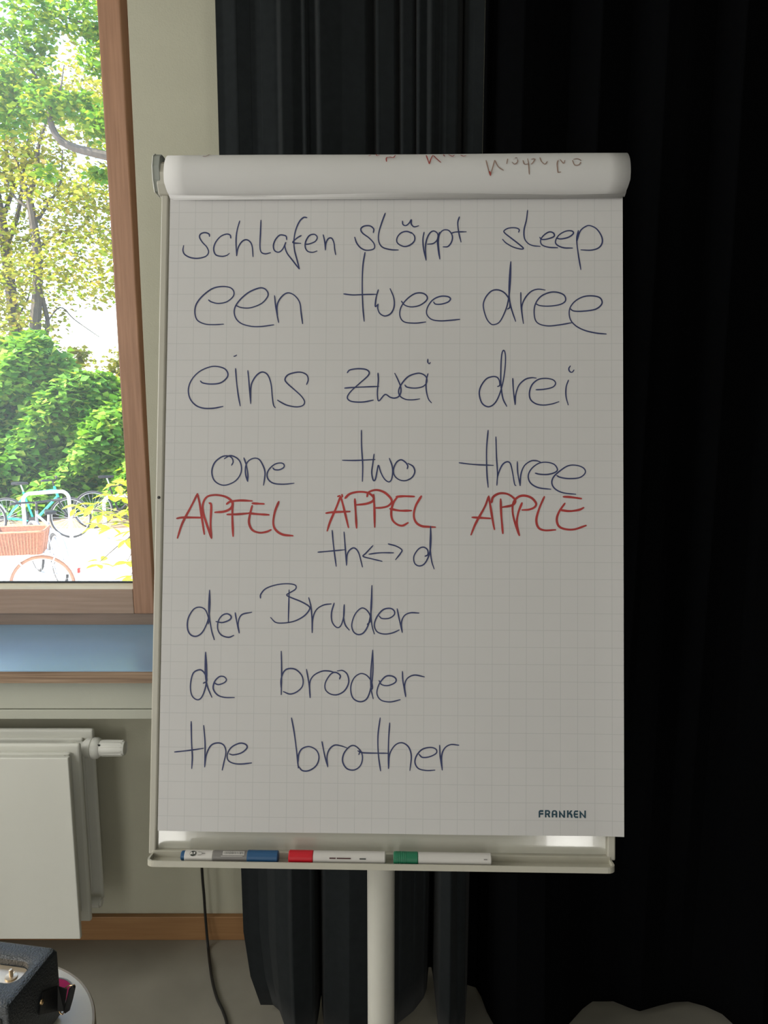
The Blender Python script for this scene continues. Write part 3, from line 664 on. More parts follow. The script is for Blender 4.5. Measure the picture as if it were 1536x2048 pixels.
 ('E',(601,600),(603,700),(601,815)), ('E',(601,785),(600,740),(615,700),(640,686),(675,692),(705,725),(707,770),(680,800),(645,812),(612,800)),
 ('E',(726,690),(738,760),(744,830)), ('E',(744,830),(742,760),(760,722),(800,700),(835,698),(868,706)),
 ('E',(890,738),(893,720),(870,705),(845,715),(820,755),(820,790),(845,812),(880,815),(915,795),(935,755),(928,715),(905,696),(878,698)),
 ('E',(1043,795),(1053,780),(1045,745),(1020,717),(990,712),(960,735),(945,780),(955,830),(990,850),(1025,835),(1045,780),(1055,700),(1054,595)), ('E',(1054,595),(1045,700),(1045,780),(1056,835)),
 ('E',(1085,745),(1098,765),(1130,770),(1165,755),(1168,735),(1145,722),(1115,727),(1085,765),(1075,810),(1095,842),(1140,851),(1190,840)),
 ('E',(1201,700),(1204,750),(1217,825)), ('E',(1217,825),(1212,770),(1225,735),(1260,718),(1310,727))]),
('the', 'b', [
 ('E',(156,948),(158,1050),(162,1120),(159,1180)), ('E',(74,1098),(140,1091),(217,1080)),
 ('E',(218,967),(225,1060),(223,1172)), ('E',(223,1172),(232,1110),(255,1065),(290,1053),(318,1065),(328,1100),(318,1150),(310,1187)),
 ('E',(345,1107),(365,1112),(405,1102),(432,1078),(425,1060),(395,1055),(355,1075),(335,1110),(340,1140),(370,1155),(410,1157),(455,1152))]),
('brother', 'b', [
 ('E',(652,930),(665,1000),(678,1100),(686,1178)), ('E',(684,1150),(688,1110),(705,1082),(740,1072),(775,1090),(788,1125),(775,1165),(740,1190),(705,1190),(684,1165)),
 ('E',(803,1048),(815,1110),(831,1172)), ('E',(831,1172),(828,1120),(840,1085),(865,1065),(895,1068),(925,1078)),
 ('E',(985,1112),(990,1090),(965,1068),(940,1072),(912,1105),(905,1145),(925,1180),(960,1188),(990,1170),(1003,1135),(998,1100),(978,1075)), ('E',(980,1093),(1010,1103),(1128,1105)),
 ('E',(1091,930),(1080,1020),(1082,1110),(1093,1192)),
 ('E',(1138,955),(1132,1060),(1132,1180)), ('E',(1132,1180),(1138,1110),(1165,1065),(1200,1053),(1232,1075),(1245,1120),(1238,1190)),
 ('E',(1283,1110),(1300,1125),(1335,1122),(1368,1105),(1367,1085),(1340,1076),(1300,1085),(1272,1115),(1263,1150),(1280,1180),(1320,1190),(1362,1188)),
 ('E',(1385,1065),(1388,1120),(1398,1188)), ('E',(1398,1188),(1395,1120),(1410,1080),(1440,1062),(1480,1065))]),
]
for t, c, st in WORDS:
    word(t, st, BI if c == 'b' else RI, wb_ if c == 'b' else wr_, label='handwritten "%s" in %s marker' % (t, 'blue' if c == 'b' else 'red'))
# faded writing showing through the folded sheets: find the roll surface along each ray
segs = []
for k_ in range(len(P2)-1): segs.append((P2[k_], P2[k_+1]))
def on_roll(x, y, h):
    d = ray(x, y); best = None
    for a_, b_ in segs:
        A = BO+V*a_[0]+N*a_[1]; D_ = V*(b_[0]-a_[0])+N*(b_[1]-a_[1]); nn = U.cross(D_).normalized()
        if nn.dot(d) > 0: nn = -nn
        den = d.dot(nn)
        if abs(den) < 1e-6: continue
        t = (A-EYE).dot(nn)/den; q = EYE+d*t; s_ = (q-A).dot(D_)/D_.length_squared
        if -.02 <= s_ <= 1.02 and (best is None or t < best[0]): best = (t, q+nn*(h+.0013), nn)
    if best is None: return on_roll(x, y+1.0, h) if y < 400 else (BP(*UV(x, y, .01), .012+h), N)
    return best[1], best[2]
gh = lambda t, st, m: word(t, st, m, .0016, surf=on_roll, parent=pad, name='faded_word', label='faded upside-down writing showing through the folded sheets')
gh('a', [('B',(578,128),(588,165),(603,212),(616,175),(630,127)), ('B',(630,127),(652,165),(682,186)), ('B',(708,120),(702,148)), ('B',(745,120),(762,113),(768,135),(750,150),(735,138)),
 ('B',(838,208),(834,150),(828,118)), ('B',(800,128),(810,150),(834,148)), ('B',(850,122),(872,118),(862,138),(850,150)), ('B',(902,112),(912,135),(932,150),(946,135)),
 ('B',(1010,198),(1006,145),(1016,122)), ('B',(1010,198),(1028,196)), ('B',(1024,124),(1044,145),(1052,128)), ('B',(1098,128),(1112,155),(1138,152),(1148,130),(1128,118),(1104,122))], M['ghostink'])
gh('b', [('B',(218,98),(228,125),(236,148)), ('B',(236,148),(246,120),(258,98)), ('B',(262,100),(280,118),(306,140)), ('B',(322,95),(330,105)), ('B',(352,94),(375,104),(388,97)), ('B',(425,97),(440,103),(458,100))], M['ghostred'])
gh('c', [('A',(1348,102),(1360,98)), ('A',(1392,94),(1398,101),(1412,98)), ('A',(1455,135),(1454,115),(1470,108),(1495,112),(1508,98))], M['ghostred'])
gh('d', [('A',(350,105),(372,103),(398,88))], M['ghostink'])
word('dot', [('B',(600,195),(603,205),(604,214))], M['ghostred'], .003, surf=on_roll, name='faded_word', label='red ink spot on the folded sheets')

# printed maker's mark at the lower right of the sheet
LT = (1060, 1600, 11.815)
def polyprint(polys, name, m, parent, surf, label=None):
    V_, F_ = [], []
    for pl_ in polys:
        n0 = len(V_); V_ += [surf(x, y, .0003)[0] for x, y in pl_]; F_.append(tuple(range(n0, n0+len(pl_))))
    o = mkobj(name, V_, F_, m, parent)
    if label: o['label'] = label
    return o
def L_(pts): return [(LT[0]+x/LT[2], LT[1]+y/LT[2]) for x, y in pts]
polys = []
def R_(x0, y0, x1, y1): polys.append(L_([(x0, y0), (x1, y0), (x1, y1), (x0, y1)]))
# F
polys += [L_([(202, 410), (202, 275), (215, 248), (240, 236), (240, 410)]), L_([(240, 236), (315, 236), (315, 280), (240, 280)])]; R_(240, 305, 315, 345)
# R
R_(350, 236, 388, 410); polys += [L_([(388, 236), (440, 238), (470, 262), (477, 300), (462, 335), (440, 300), (430, 272), (388, 270)]), L_([(388, 318), (438, 305), (470, 325), (440, 350), (388, 350)]), L_([(410, 345), (450, 335), (482, 410), (440, 410)])]
# A
polys += [L_([(510, 410), (510, 300), (522, 262), (550, 240), (552, 410)]), L_([(600, 240), (634, 262), (645, 300), (645, 412), (602, 411)]), L_([(548, 241), (602, 241), (602, 278), (580, 270), (552, 280)])]; R_(550, 325, 604, 358)
# N
polys += [L_([(685, 240), (725, 290), (725, 415), (685, 413)]), L_([(790, 248), (830, 248), (830, 420), (790, 370)]), L_([(685, 240), (830, 415), (830, 420), (790, 420), (700, 300)])]
# K
R_(873, 245, 912, 418); polys += [L_([(912, 310), (960, 246), (1005, 248), (945, 330), (912, 350)]), L_([(930, 330), (965, 305), (1003, 350), (1005, 422), (965, 421), (960, 370)])]
# E
polys += [L_([(1062, 250), (1140, 250), (1140, 285), (1068, 288)]), L_([(1068, 385), (1140, 388), (1140, 426), (1065, 424)]), L_([(1062, 250), (1070, 286), (1070, 424), (1040, 400), (1028, 340), (1038, 280)])]; R_(1068, 320, 1132, 355)
# N
polys += [L_([(1172, 245), (1212, 290), (1212, 428), (1172, 426)]), L_([(1285, 252), (1322, 252), (1322, 432), (1285, 390)]), L_([(1172, 245), (1322, 418), (1322, 432), (1290, 428), (1185, 300)])]
polyprint(polys, 'printed_name', M['logo'], pad, on_sheet, 'printed word FRANKEN in dark petrol blue')

# ================================================================== MARKERS in the tray
fl = lb+.0022   # tray floor
def mk(name_lab, x0, x1, r, parts):
    """parts: list of (fraction0, fraction1, radius factor, material, part name)"""
    rc = .0168
    u0 = UV(x0, 1714, rc)[0]; u1 = UV(x1, 1716, rc)[0]
    c = (u0, fl+r, rc)
    t = thing('marker_pen', BP((u0+u1)/2, fl, rc), name_lab, 'marker', 'marker pens in the pen tray')
    for f0, f1, k_, m, nm in parts:
        a0 = (u1-u0)*f0; a1 = (u1-u0)*f1; e = min(.0012, (a1-a0)*.2)
        o = MB(BB).lathe([(r*k_*.86, a0), (r*k_, a0+e), (r*k_, a1-e), (r*k_*.86, a1)], c, (1, 0, 0), 28).build(nm, m, t, smooth=True)
    def surf(fr, ang, h=.0003):   # point on the barrel
        rr_ = r+h; return BP(u0+(u1-u0)*fr, fl+r+rr_*math.sin(ang), rc+rr_*math.cos(ang))
    return t, surf
def patch(surf, f0, f1, a0, a1, m, nm, t, h=.0003):
    n_ = 6; vs = [surf(f, a0+(a1-a0)*i/n_, h) for i in range(n_+1) for f in (f0, f1)]
    return mkobj(nm, vs, [(2*i, 2*i+1, 2*i+3, 2*i+2) for i in range(n_)], m, t, True)
t1, s1 = mk('blue-capped marker with a grey barcode label, left in the tray', 363, 557, .0086,
   [(0, .05, .8, M['bluecap'], 'end_plug'), (.04, .335, .93, M['marker'], 'barrel'), (.33, .69, .96, M['markgrey'], 'barrel_sleeve'), (.68, 1, 1.04, M['bluecap'], 'cap')])
patch(s1, .435, .655, .55, 1.25, M['marker'], 'barcode_label', t1, .0004)
rn = random.Random(4); V_, F_ = [], []; f = .445
while f < .645:
    w_ = rn.choice((.0022, .0035, .005)); n0 = len(V_)
    V_ += [s1(f, .68, .0007), s1(f+w_, .68, .0007), s1(f+w_, 1.15, .0007), s1(f, 1.15, .0007)]; F_.append((n0, n0+1, n0+2, n0+3)); f += w_+rn.choice((.003, .0045, .006))
mkobj('barcode', V_, F_, M['dark'], t1)
patch(s1, .42, .64, .36, .43, M['marker'], 'small_print', t1, .0004)
V_ = [s1(.130+.034*math.cos(2*PI*i/20), .78+.46*math.sin(2*PI*i/20), .0003-.0003) for i in range(20)]
mkobj('round_emblem', V_, [tuple(range(20))], M['dark'], t1)
V_ = [s1(.108, 1.02, .0003), s1(.128, .85, .0003), s1(.118, .62, .0003), s1(.104, .52, .0003), s1(.098, .75, .0003), s1(.136, 1.0, .0003), s1(.152, .98, .0003), s1(.152, .66, .0003), s1(.136, .66, .0003)]
mkobj('emblem_figure', V_, [(0, 1, 2, 3, 4), (5, 6, 7, 8)], M['marker'], t1)
for pts in ([(.18, 1.05), (.21, 1.0), (.225, .8), (.255, .78)], [(.18, .5), (.21, .55), (.225, .74), (.255, .78)]):
    MB().tube([s1(a_, b_, .0002) for a_, b_ in pts], .0003, 5).build('printed_line', M['markgrey'], t1)
t2, s2 = mk('red-capped white marker in the middle of the tray', 578, 771, .0092,
   [(0, .255, 1.02, M['red'], 'cap'), (.25, 1, .97, M['marker'], 'barrel')])
for a_, b_ in ((.425, .49), (.50, .645)): patch(s2, a_, b_, .16, .34, M['markprint'], 'printed_word', t2)
patch(s2, .735, .80, .12, .30, M['dark'], 'printed_word', t2)
t3, s3 = mk('green-capped white marker, right-hand one in the tray', 787, 982, .0092,
   [(0, .252, 1.02, M['green'], 'cap'), (.25, 1, .97, M['marker'], 'barrel')])
for i in range(6):
    f = .025+i*.018; u0 = UV(787, 1714, .0168)[0]; ln = UV(982, 1716, .0168)[0]-u0
    MB(BB).lathe([(.0093, 0), (.0097, .0006), (.0097, .0013), (.0093, .0019)], (u0+ln*f, fl+.0092, .0168), (1, 0, 0), 24).build('cap_rib', M['green'], t3, smooth=True)
patch(s3, .92, .955, .30, .42, M['markgrey'], 'small_print', t3)

# ================================================================== CABLE and socket
c0 = PY(400, 1700, 1.915)
cable_pts = [Vector((c0.x+.10, 1.905, .62)), Vector((c0.x+.05, 1.90, .55)), Vector((c0.x+.005, 1.90, .42))] + [PY(x, y, 1.900) for x, y in ((404, 1740), (408, 1790), (411, 1835))] + [PZ(x, y, .006) for x, y in ((416, 1893), (420, 1930), (425, 1963), (434, 1996), (446, 2022), (454, 2050), (452, 2090), (440, 2200))]
cb = thing('power_cable', (c0.x, 1.9, 0), 'thin black cable hanging down the wall behind the flipchart and crossing the floor', 'cable')
MB().tube(spline(cable_pts, 8), .0037, 8).build('cord', M['cable'], cb, smooth=True)
MB().lathe([(.018, 0), (.018, .02), (.012, .034)], (c0.x+.10, 1.93-.011, .63), (0, -1, 0), 20).build('plug', M['black'], cb, smooth=True)
so = thing('wall_socket', (c0.x+.10, 1.93, .63), 'white wall socket hidden behind the flipchart, feeding the black cable', 'socket')
MB().box((c0.x+.06, 1.920, .59), (c0.x+.14, 1.93, .67)).build('cover_plate', M['radp'], so, bev=.002)

# ================================================================== SIDE TABLE, MAT, SPEAKER
TZ = .473; TC = Vector((-.660, 1.066)); TRD = .193
tb = thing('side_table', (TC.x, TC.y, 0), 'small round white-topped side table at the lower left', 'table')
c3 = Vector((TC.x, TC.y, 0))
MB().lathe([(TRD-.006, TZ-.022), (TRD-.004, TZ-.0006), (TRD-.006, TZ)], c3, (0, 0, 1), 96).build('table_top', M['tabletop'], tb, smooth=True)
MB().lathe([(TRD-.004, TZ-.023), (TRD, TZ-.021), (TRD, TZ-.003), (TRD-.0015, TZ-.0004), (TRD-.004, TZ-.0002)], c3, (0, 0, 1), 96).build('edge_band', M['tableedge'], tb, smooth=True)
MB().lathe([(.018, .012), (.018, TZ-.022)], c3, (0, 0, 1), 24).build('column', M['steel'], tb, smooth=True)
MB().lathe([(.15, 0), (.15, .006), (.03, .014)], c3, (0, 0, 1), 48).build('foot_plate', M['steel'], tb, smooth=True)
# coaster
q1 = PZ(97, 1990, TZ+.0015); rm = (PZ(147, 1971, TZ+.0015)-q1).length
ms = thing('round_coaster', (q1.x, q1.y, TZ), 'round magenta mat with a grey rim, half hidden under the black speaker', 'mat')
MB().lathe([(rm-.004, 0), (rm-.004, .0018)], (q1.x, q1.y, TZ), (0, 0, 1), 64).build('felt', M['magenta'], ms, smooth=True)
b = MB(); b.tube([Vector((q1.x+(rm-.002)*math.cos(2*PI*i/64), q1.y+(rm-.002)*math.sin(2*PI*i/64), TZ+.0014)) for i in range(64)], .0014, 6, closed=True); b.build('rim', M['greyrim'], ms, smooth=True)
# speaker; local frame: ex along its width to the left, ey toward the viewer, ez up
ST = .600; CA = PZ(115, 1893, ST); CB = PZ(14, 2016, ST)
ey = (CB-CA); DEP = ey.length; ey.normalize(); ex = Vector((ey.y, -ey.x, 0)); ez = Vector((0, 0, 1))
if ex.x > 0: ex = -ex
WID = .235; SBASE = TZ+.004
sp = thing('guitar_style_speaker', (CA+ex*WID/2+ey*DEP/2).xy.to_3d()+Vector((0, 0, TZ)), 'black textured portable speaker with a brass control panel, on the round table', 'speaker')
SBs = (Vector((CA.x, CA.y, 0)), ex, ey, ez)
def rrect(x0, x1, y0, y1, r, m=6):
    pts = []
    for cx_, cy_, a0 in ((x1-r, y1-r, 0), (x0+r, y1-r, PI/2), (x0+r, y0+r, PI), (x1-r, y0+r, 1.5*PI)):
        for i in range(m+1):
            a_ = a0+PI/2*i/m; pts.append((cx_+r*math.cos(a_), cy_+r*math.sin(a_)))
    return pts
def loc2(x, y): p = PZ(x, y, ST)-CA; return p.dot(ex), p.dot(ey)
r_in = loc2(46, 1945)[0]; r_b = loc2(14, 1914)[1]; r_f = loc2(10, 1962)[1]
o1 = rrect(0, WID, 0, DEP, .004); o2 = rrect(.0, WID, 0, DEP, .004)
i1 = rrect(r_in-.006, WID-r_in+.006, r_b-.005, r_f+.006, .020); i2 = rrect(r_in, WID-r_in, r_b, r_f, .018)
rings = [([(a_, c_) for a_, c_ in rrect(.002, WID-.002, .002, DEP-.002, .004)], SBASE), (o1, SBASE+.003), (o1, ST-.008), (rrect(.0024, WID-.0024, .0024, DEP-.0024, .006), ST-.0024), (rrect(.008, WID-.008, .008, DEP-.008, .006), ST), (i1, ST), (i2, ST-.004), (rrect(r_in+.001, WID-r_in-.001, r_b+.001, r_f-.001, .018), ST-.016)]
b = MB(SBs); n = len(o1); vs = []
for pl_, z in rings: vs += [(a_, c_, z) for a_, c_ in pl_]
fs = [tuple(range(n))]
for k_ in range(len(rings)-1):
    for i in range(n): fs.append((k_*n+i, k_*n+(i+1) % n, (k_+1)*n+(i+1) % n, (k_+1)*n+i))
fs.append(tuple((len(rings)-1)*n+i for i in range(n)))
b.add(vs, fs); b.build('cabinet', M['vinyl'], sp, smooth=True)
MB(SBs).prism(rrect(r_in+.002, WID-r_in-.002, r_b+.002, r_f-.002, .016), ST-.0158, ST-.0135, 'xy').build('control_panel', M['brassplate'], sp, bev=.0004)
kx, ky = loc2(13, 1953)
for i in range(4):
    x = kx+.003+i*.036; y = (r_b+r_f)/2
    k0 = MB(SBs).lathe([(.0095, 0), (.0095, .0018), (.0080, .0022), (.0030, .0025), (.0028, .013), (.0022, .0135)], (x, y, ST-.0135), (0, 0, 1), 28).build('knob', M['brassplate'], sp, smooth=True)
    MB(SBs).box((x-.0012, y-.009, ST-.0116), (x+.0012, y-.003, ST-.0110)).build('knob_pointer', M['brass'], k0)
for x in (.02, WID-.02):
    for y in (.02, DEP-.02): MB(SBs).lathe([(.006, 0), (.006, .005)], (x, y, TZ+.0001), (0, 0, 1), 16).build('foot', M['black'], sp)
b = MB(SBs); b.box((.010, DEP-.001, SBASE+.008), (WID-.010, DEP+.0015, ST-.020)); b.build('grille_cloth', M['black'], sp)
b = MB(SBs)
for i in range(44):
    for j in range(18):
        x = .0125+i*.0049; z = SBASE+.012+j*.0052
        b.box((x, DEP+.0012, z), (x+.0022, DEP+.0026, z+.0032))
g = b.build('grille_weave', M['steel'], sp, kind='stuff')
sc_ = PY(83, 2004, CA.y-.06); sx = SBs
# strap stud, strap and its brass buckle on the right-hand side
def sideP(x, y, off=0):   # point on the right-hand face plane (through CA, normal = -ex)
    d = ray(x, y); nrm = -ex; t = ((CA+nrm*off-EYE).dot(nrm))/d.dot(nrm); return EYE+d*t
st_ = sideP(83, 2004, .0036)
MB().lathe([(.0045, 0), (.0040, .002), (.002, .003)], st_, -ex, 16).build('strap_stud', M['brass'], sp, smooth=True)
pA = sideP(84, 1985, .001); 
yb = CA.y-.012
def RP(x, y): return PY(x, y, yb)
strap = MB()
q = [sideP(84, 1984, .001), sideP(76, 2030, .001), sideP(113, 1971, .001), sideP(112, 2022, .001), RP(135, 1977), RP(129, 2020)]
dn = [-ex*.0025]*4+[Vector((.0005, -.0028, 0))]*2
strap.add(q+[p+d_ for p, d_ in zip(q, dn)], [(0, 1, 3, 2), (2, 3, 5, 4), (6, 8, 9, 7), (8, 10, 11, 9), (0, 2, 8, 6), (2, 4, 10, 8), (1, 7, 9, 3), (3, 9, 11, 5), (0, 6, 7, 1), (4, 5, 11, 10)])
strap.build('strap_tab', M['leather'], sp, bev=.0005)
MB().tube([RP(131, 1976), RP(137, 1971), RP(149, 1970), RP(150, 1973)], .0011, 8).build('buckle_wire', M['brass'], sp, smooth=True)
MB().tube([RP(129, 2012), RP(131, 2020), RP(125, 2029), RP(120, 2026), RP(118, 2022)], .0011, 8).build('buckle_wire', M['brass'], sp, smooth=True)
b = MB(); q = [RP(139, 1974), RP(147, 1968), RP(152, 1972), RP(147, 1995), RP(141, 2016), RP(131, 2023), RP(128, 2018), RP(134, 1995)]; n = len(q)
b.add(q+[p+Vector((.001, -.006, 0)) for p in q], [tuple(range(n)), tuple(range(n, 2*n))[::-1]]+[(i, (i+1) % n, (i+1) % n+n, i+n) for i in range(n)])
b.build('handle_strap', M['leather'], sp, bev=.0015, seg=3)

# ================================================================== OUTDOORS
GZ = -1.0
MB().box((-40, WY+WT+.01, GZ-.2), (30, 13.35, GZ)).build('ground', M['pave'], kind='structure')
MB().box((-60, 13.35, GZ-.2), (50, 90, GZ-.01)).build('garden_bed', M['soil'], kind='structure')
kb = thing('kerb', (-5, 13.4, GZ), 'pale stone kerb between the paving and the planted bed', 'kerb')
for i in range(16):
    MB().box((-13+i*1.0, 13.33, GZ-.02), (-13+i*1.0+.985, 13.47, GZ+.07)).build('kerb_stone', M['pave'], kb, bev=.01)

def hoop(x0p, x1p, topy, Y, label):
    a_ = PY(x0p, topy, Y); b_ = PY(x1p, topy, Y); zt_ = a_.z; X0, X1 = a_.x, b_.x; r = .13
    pts = [(X0, Y, GZ-.02), (X0, Y, zt_-r)]
    for i in range(1, 7): t = PI/2*i/7; pts.append((X0+r-r*math.cos(t), Y, zt_-r+r*math.sin(t)))
    pts += [(X0+r, Y, zt_), (X1-r, Y+.05, zt_+.03)]
    for i in range(1, 7): t = PI/2*i/7; pts.append((X1-r+r*math.sin(t), Y+.05, zt_+.03-r+r*math.cos(t)))
    pts += [(X1, Y+.05, zt_-r), (X1, Y+.05, GZ-.02)]
    rk = thing('bicycle_stand', ((X0+X1)/2, Y, GZ), label, 'bicycle stand')
    MB().tube(pts, .029, 12).build('hoop', M['galv'], rk, smooth=True)
    for X in (X0, X1): MB().lathe([(.06, 0), (.06, .008)], (X, Y+(0 if X == X0 else .05), GZ+.0), (0, 0, 1), 16).build('ground_flange', M['galv'], rk)
hoop(45, 135, 987, 12.45, 'galvanised hoop stand in front of the teal bicycle')
hoop(207, 300, 993, 12.9, 'galvanised hoop stand behind the lime shrub')

def bicycle(base, ang, label, frame, tyre, guard=None, basket=False, r=.345, dark=False, lean=0, reflector=False):
    """base = ground point between wheels, ang = heading in plan; x forward, y left, z up"""
    ca, sa = math.cos(ang), math.sin(ang)
    X = Vector((ca, sa, 0)); Yv = Vector((-sa, ca, 0)); Z = (Vector((0, 0, 1))+Yv*lean).normalized()
    Bs = (Vector(base), X, Yv, Z)
    t = thing('bicycle', base, label, 'bicycle')
    R0, R1 = -.52, .53
    for cx_ in (R0, R1):
        w_ = MB(Bs).tube([(cx_+(r-.035)*math.cos(2*PI*i/40), 0, r+(r-.035)*math.sin(2*PI*i/40)) for i in range(40)], .009, 6, closed=True).build('wheel_rim', M['alu'], t, smooth=True)
        MB(Bs).tube([(cx_+(r-.016)*math.cos(2*PI*i/40), 0, r+(r-.016)*math.sin(2*PI*i/40)) for i in range(40)], .019, 8, closed=True).build('tyre', tyre, w_, smooth=True)
        s_ = MB(Bs)
        for i in range(24):
            a_ = 2*PI*i/24; s_.tube([(cx_+.02*math.cos(a_+.5), (-1)**i*.02, r+.02*math.sin(a_+.5)), (cx_+(r-.04)*math.cos(a_), 0, r+(r-.04)*math.sin(a_))], .0016, 4, cap=False)
        s_.build('spokes', M['alu'], w_)
        MB(Bs).lathe([(.02, 0), (.02, .09)], (cx_, -.045, r), (0, 1, 0), 10).build('hub', M['alu'], w_)
        if guard:
            a0, a1 = (math.radians(10), math.radians(200)) if cx_ < 0 else (math.radians(20), math.radians(150))
            g_ = []; 
            for i in range(21):
                a_ = a0+(a1-a0)*i/20; g_.append((cx_+(r+.025)*math.cos(a_), 0, r+(r+.025)*math.sin(a_)))
            mg = MB(Bs); vs = []; 
            for i, p in enumerate(g_):
                d_ = Vector((p[0]-cx_, 0, p[2]-r)).normalized()
                for yy, dd in ((-.03, -.012), (-.015, 0), (.015, 0), (.03, -.012)): vs.append((p[0]+d_.x*dd, yy, p[2]+d_.z*dd))
            mg.add(vs, [(4*i+k_, 4*i+k_+1, 4*i+k_+5, 4*i+k_+4) for i in range(20) for k_ in range(3)])
            o = mg.build('mudguard', guard, t, smooth=True); o.modifiers.new('solid', 'SOLIDIFY').thickness = .003
    bb = (-.08, 0, r-.06); stt = (-.23, 0, .80); hd = (.30, 0, .86); hl = (.34, 0, .72)
    f_ = MB(Bs)
    for p, q_, rad_ in ((bb, stt, .017), ((-.215, 0, .76), (.305, 0, .83), .017), (bb, hl, .022), ((.29, 0, .89), (.345, 0, .70), .021)):
        f_.tube([p, q_], rad_, 8)
    for s_ in (-1, 1):
        f_.tube([(bb[0], .02*s_, bb[2]), (R0, .06*s_, r)], .010, 6); f_.tube([(-.21, .02*s_, .74), (R0, .06*s_, r)], .009, 6)
    f_.build('frame', frame, t, smooth=True)
    fk = MB(Bs)
    for s_ in (-1, 1): fk.tube([(.345, .03*s_, .70), (.40, .055*s_, .55), (R1, .055*s_, r)], .012, 6)
    fk.build('fork', frame if not dark else M['black'], t, smooth=True)
    MB(Bs).tube([(-.22, 0, .78), (-.26, 0, .92)], .013, 8).build('seat_post', M['alu'], t, smooth=True)
    MB(Bs).prism([(-.39, .075), (-.30, .06), (-.16, .018), (-.13, 0), (-.16, -.018), (-.30, -.06), (-.39, -.075), (-.41, 0)], .92, .965, 'xy').build('saddle', M['black'], t, bev=.012, seg=2)
    MB(Bs).tube([(.29, 0, .88), (.27, 0, .98), (.30, 0, 1.0)], .014, 8).build('stem', M['black'], t, smooth=True)
    MB(Bs).tube(spline([(.22, .31, 1.02), (.28, .18, 1.01), (.31, 0, 1.0), (.28, -.18, 1.01), (.22, -.31, 1.02)], 4), .013, 8).build('handlebar', M['black'], t, smooth=True)
    for s_ in (-1, 1): MB(Bs).tube([(.21, .33*s_, 1.02), (.27, .21*s_, 1.012)], .018, 8).build('grip', M['tyre'], t, smooth=True)
    cr = MB(Bs).lathe([(.085, 0), (.085, .006)], (bb[0], -.05, bb[2]), (0, 1, 0), 24).build('chainring', M['black'], t)
    MB(Bs).tube([(bb[0]+.15, -.07, bb[2]-.08), (bb[0]-.15, .07, bb[2]+.08)], .010, 6).build('cranks', M['black'], cr)
    for s_ in (-1, 1): MB(Bs).box((bb[0]-.15*s_-.04, .07*s_-.0 if s_ > 0 else -.16, bb[2]+.08*s_-.012), (bb[0]-.15*s_+.04, .16 if s_ > 0 else -.07, bb[2]+.08*s_+.012)).build('pedal', M['black'], t, bev=.004)
    if basket:
        rk_ = MB(Bs)
        for s_ in (-1, 1):
            rk_.tube([(-.20, .06*s_, 2*r+.035), (-.80, .07*s_, 2*r+.035)], .009, 6); rk_.tube([(-.70, .07*s_, 2*r+.035), (R0, .075*s_, r)], .007, 6)
        for i in range(5): rk_.tube([(-.25-.12*i, -.065, 2*r+.035), (-.25-.12*i, .065, 2*r+.035)], .006, 6)
        rk_.build('luggage_rack', frame, t, smooth=True)
        bk = thing('basket', Bs[0]+X*-.32+Z*(2*r+.045), 'brown wicker basket on the rack of the white bicycle', 'basket')
        z0, z1 = 2*r+.045, 2*r+.30
        def bring(z, e): return [(a_, c_, z) for a_, c_ in rrect(-.56-e, -.08+e, -.16-e, .16+e, .05, 4)]
        shell = MB(Bs); A_, B_ = bring(z0, 0), bring(z1, .04); n_ = len(A_)
        shell.add(A_+B_, [(i, (i+1) % n_, (i+1) % n_+n_, i+n_) for i in range(n_)]+[tuple(range(n_))])
        o = shell.build('wicker_wall', M['wicker'], bk); o.modifiers.new('solid', 'SOLIDIFY').thickness = .012
        wv = MB(Bs)
        for i in range(n_*2):
            f_i = i/2; i0 = int(f_i) % n_; i2 = (i0+1) % n_; fr2 = f_i-int(f_i)
            pa = Vector(A_[i0]).lerp(Vector(A_[i2]), fr2); pb = Vector(B_[i0]).lerp(Vector(B_[i2]), fr2)
            wv.tube([pa, pb], .007, 5)
        for i in range(14):
            for yy, e in ((-.16, -1), (.16, 1)):
                x = -.52+i*.029; wv.tube([(x, yy+e*.004, z0), (x+(i-6.5)*.004, yy+e*.044, z1)], .006, 5)
        wv.build('wicker_stakes', M['wicker'], bk, smooth=True)
        MB(Bs).tube([Vector(p) for p in B_], .014, 6, closed=True).build('wicker_rim', M['wicker'], bk, smooth=True)
    if reflector:
        MB(Bs).box((R0-r-.06, -.03, r+.13), (R0-r-.03, .03, r+.18)).build('rear_reflector', M['reflector'], t, bev=.005)
    return t
def gp(x, Y): p = PY(x, 1040, Y); return Vector((p.x, Y, GZ))
bicycle(gp(78, 12.95), .06, 'teal mountain bicycle with a black saddle locked behind the hoop stand', M['teal'], M['tyre'], dark=True, r=.35)
bicycle(gp(-95, 12.7), .10, 'black city bicycle at the left edge, behind the wicker basket', M['black'], M['tyre'], guard=M['alu'])
q = gp(76, 8.35)
bicycle(Vector((q.x-.52*math.cos(.22), 8.35-.52*math.sin(.22), GZ)), PI+.22, 'white city bicycle with brown tyres and mudguards, nearest the window', M['whitepaint'], M['tyrebrown'], guard=M['whitepaint'], basket=True, reflector=True)
bicycle(gp(92, 10.1), 2.25, 'grey bicycle with silver mudguards between the white and the teal ones', M['rail'], M['tyre'], guard=M['alu'], lean=.04)
bicycle(gp(248, 14.0), .25, 'dark bicycle half hidden by the lime-leaved shrub', M['black'], M['tyre'], lean=.02)

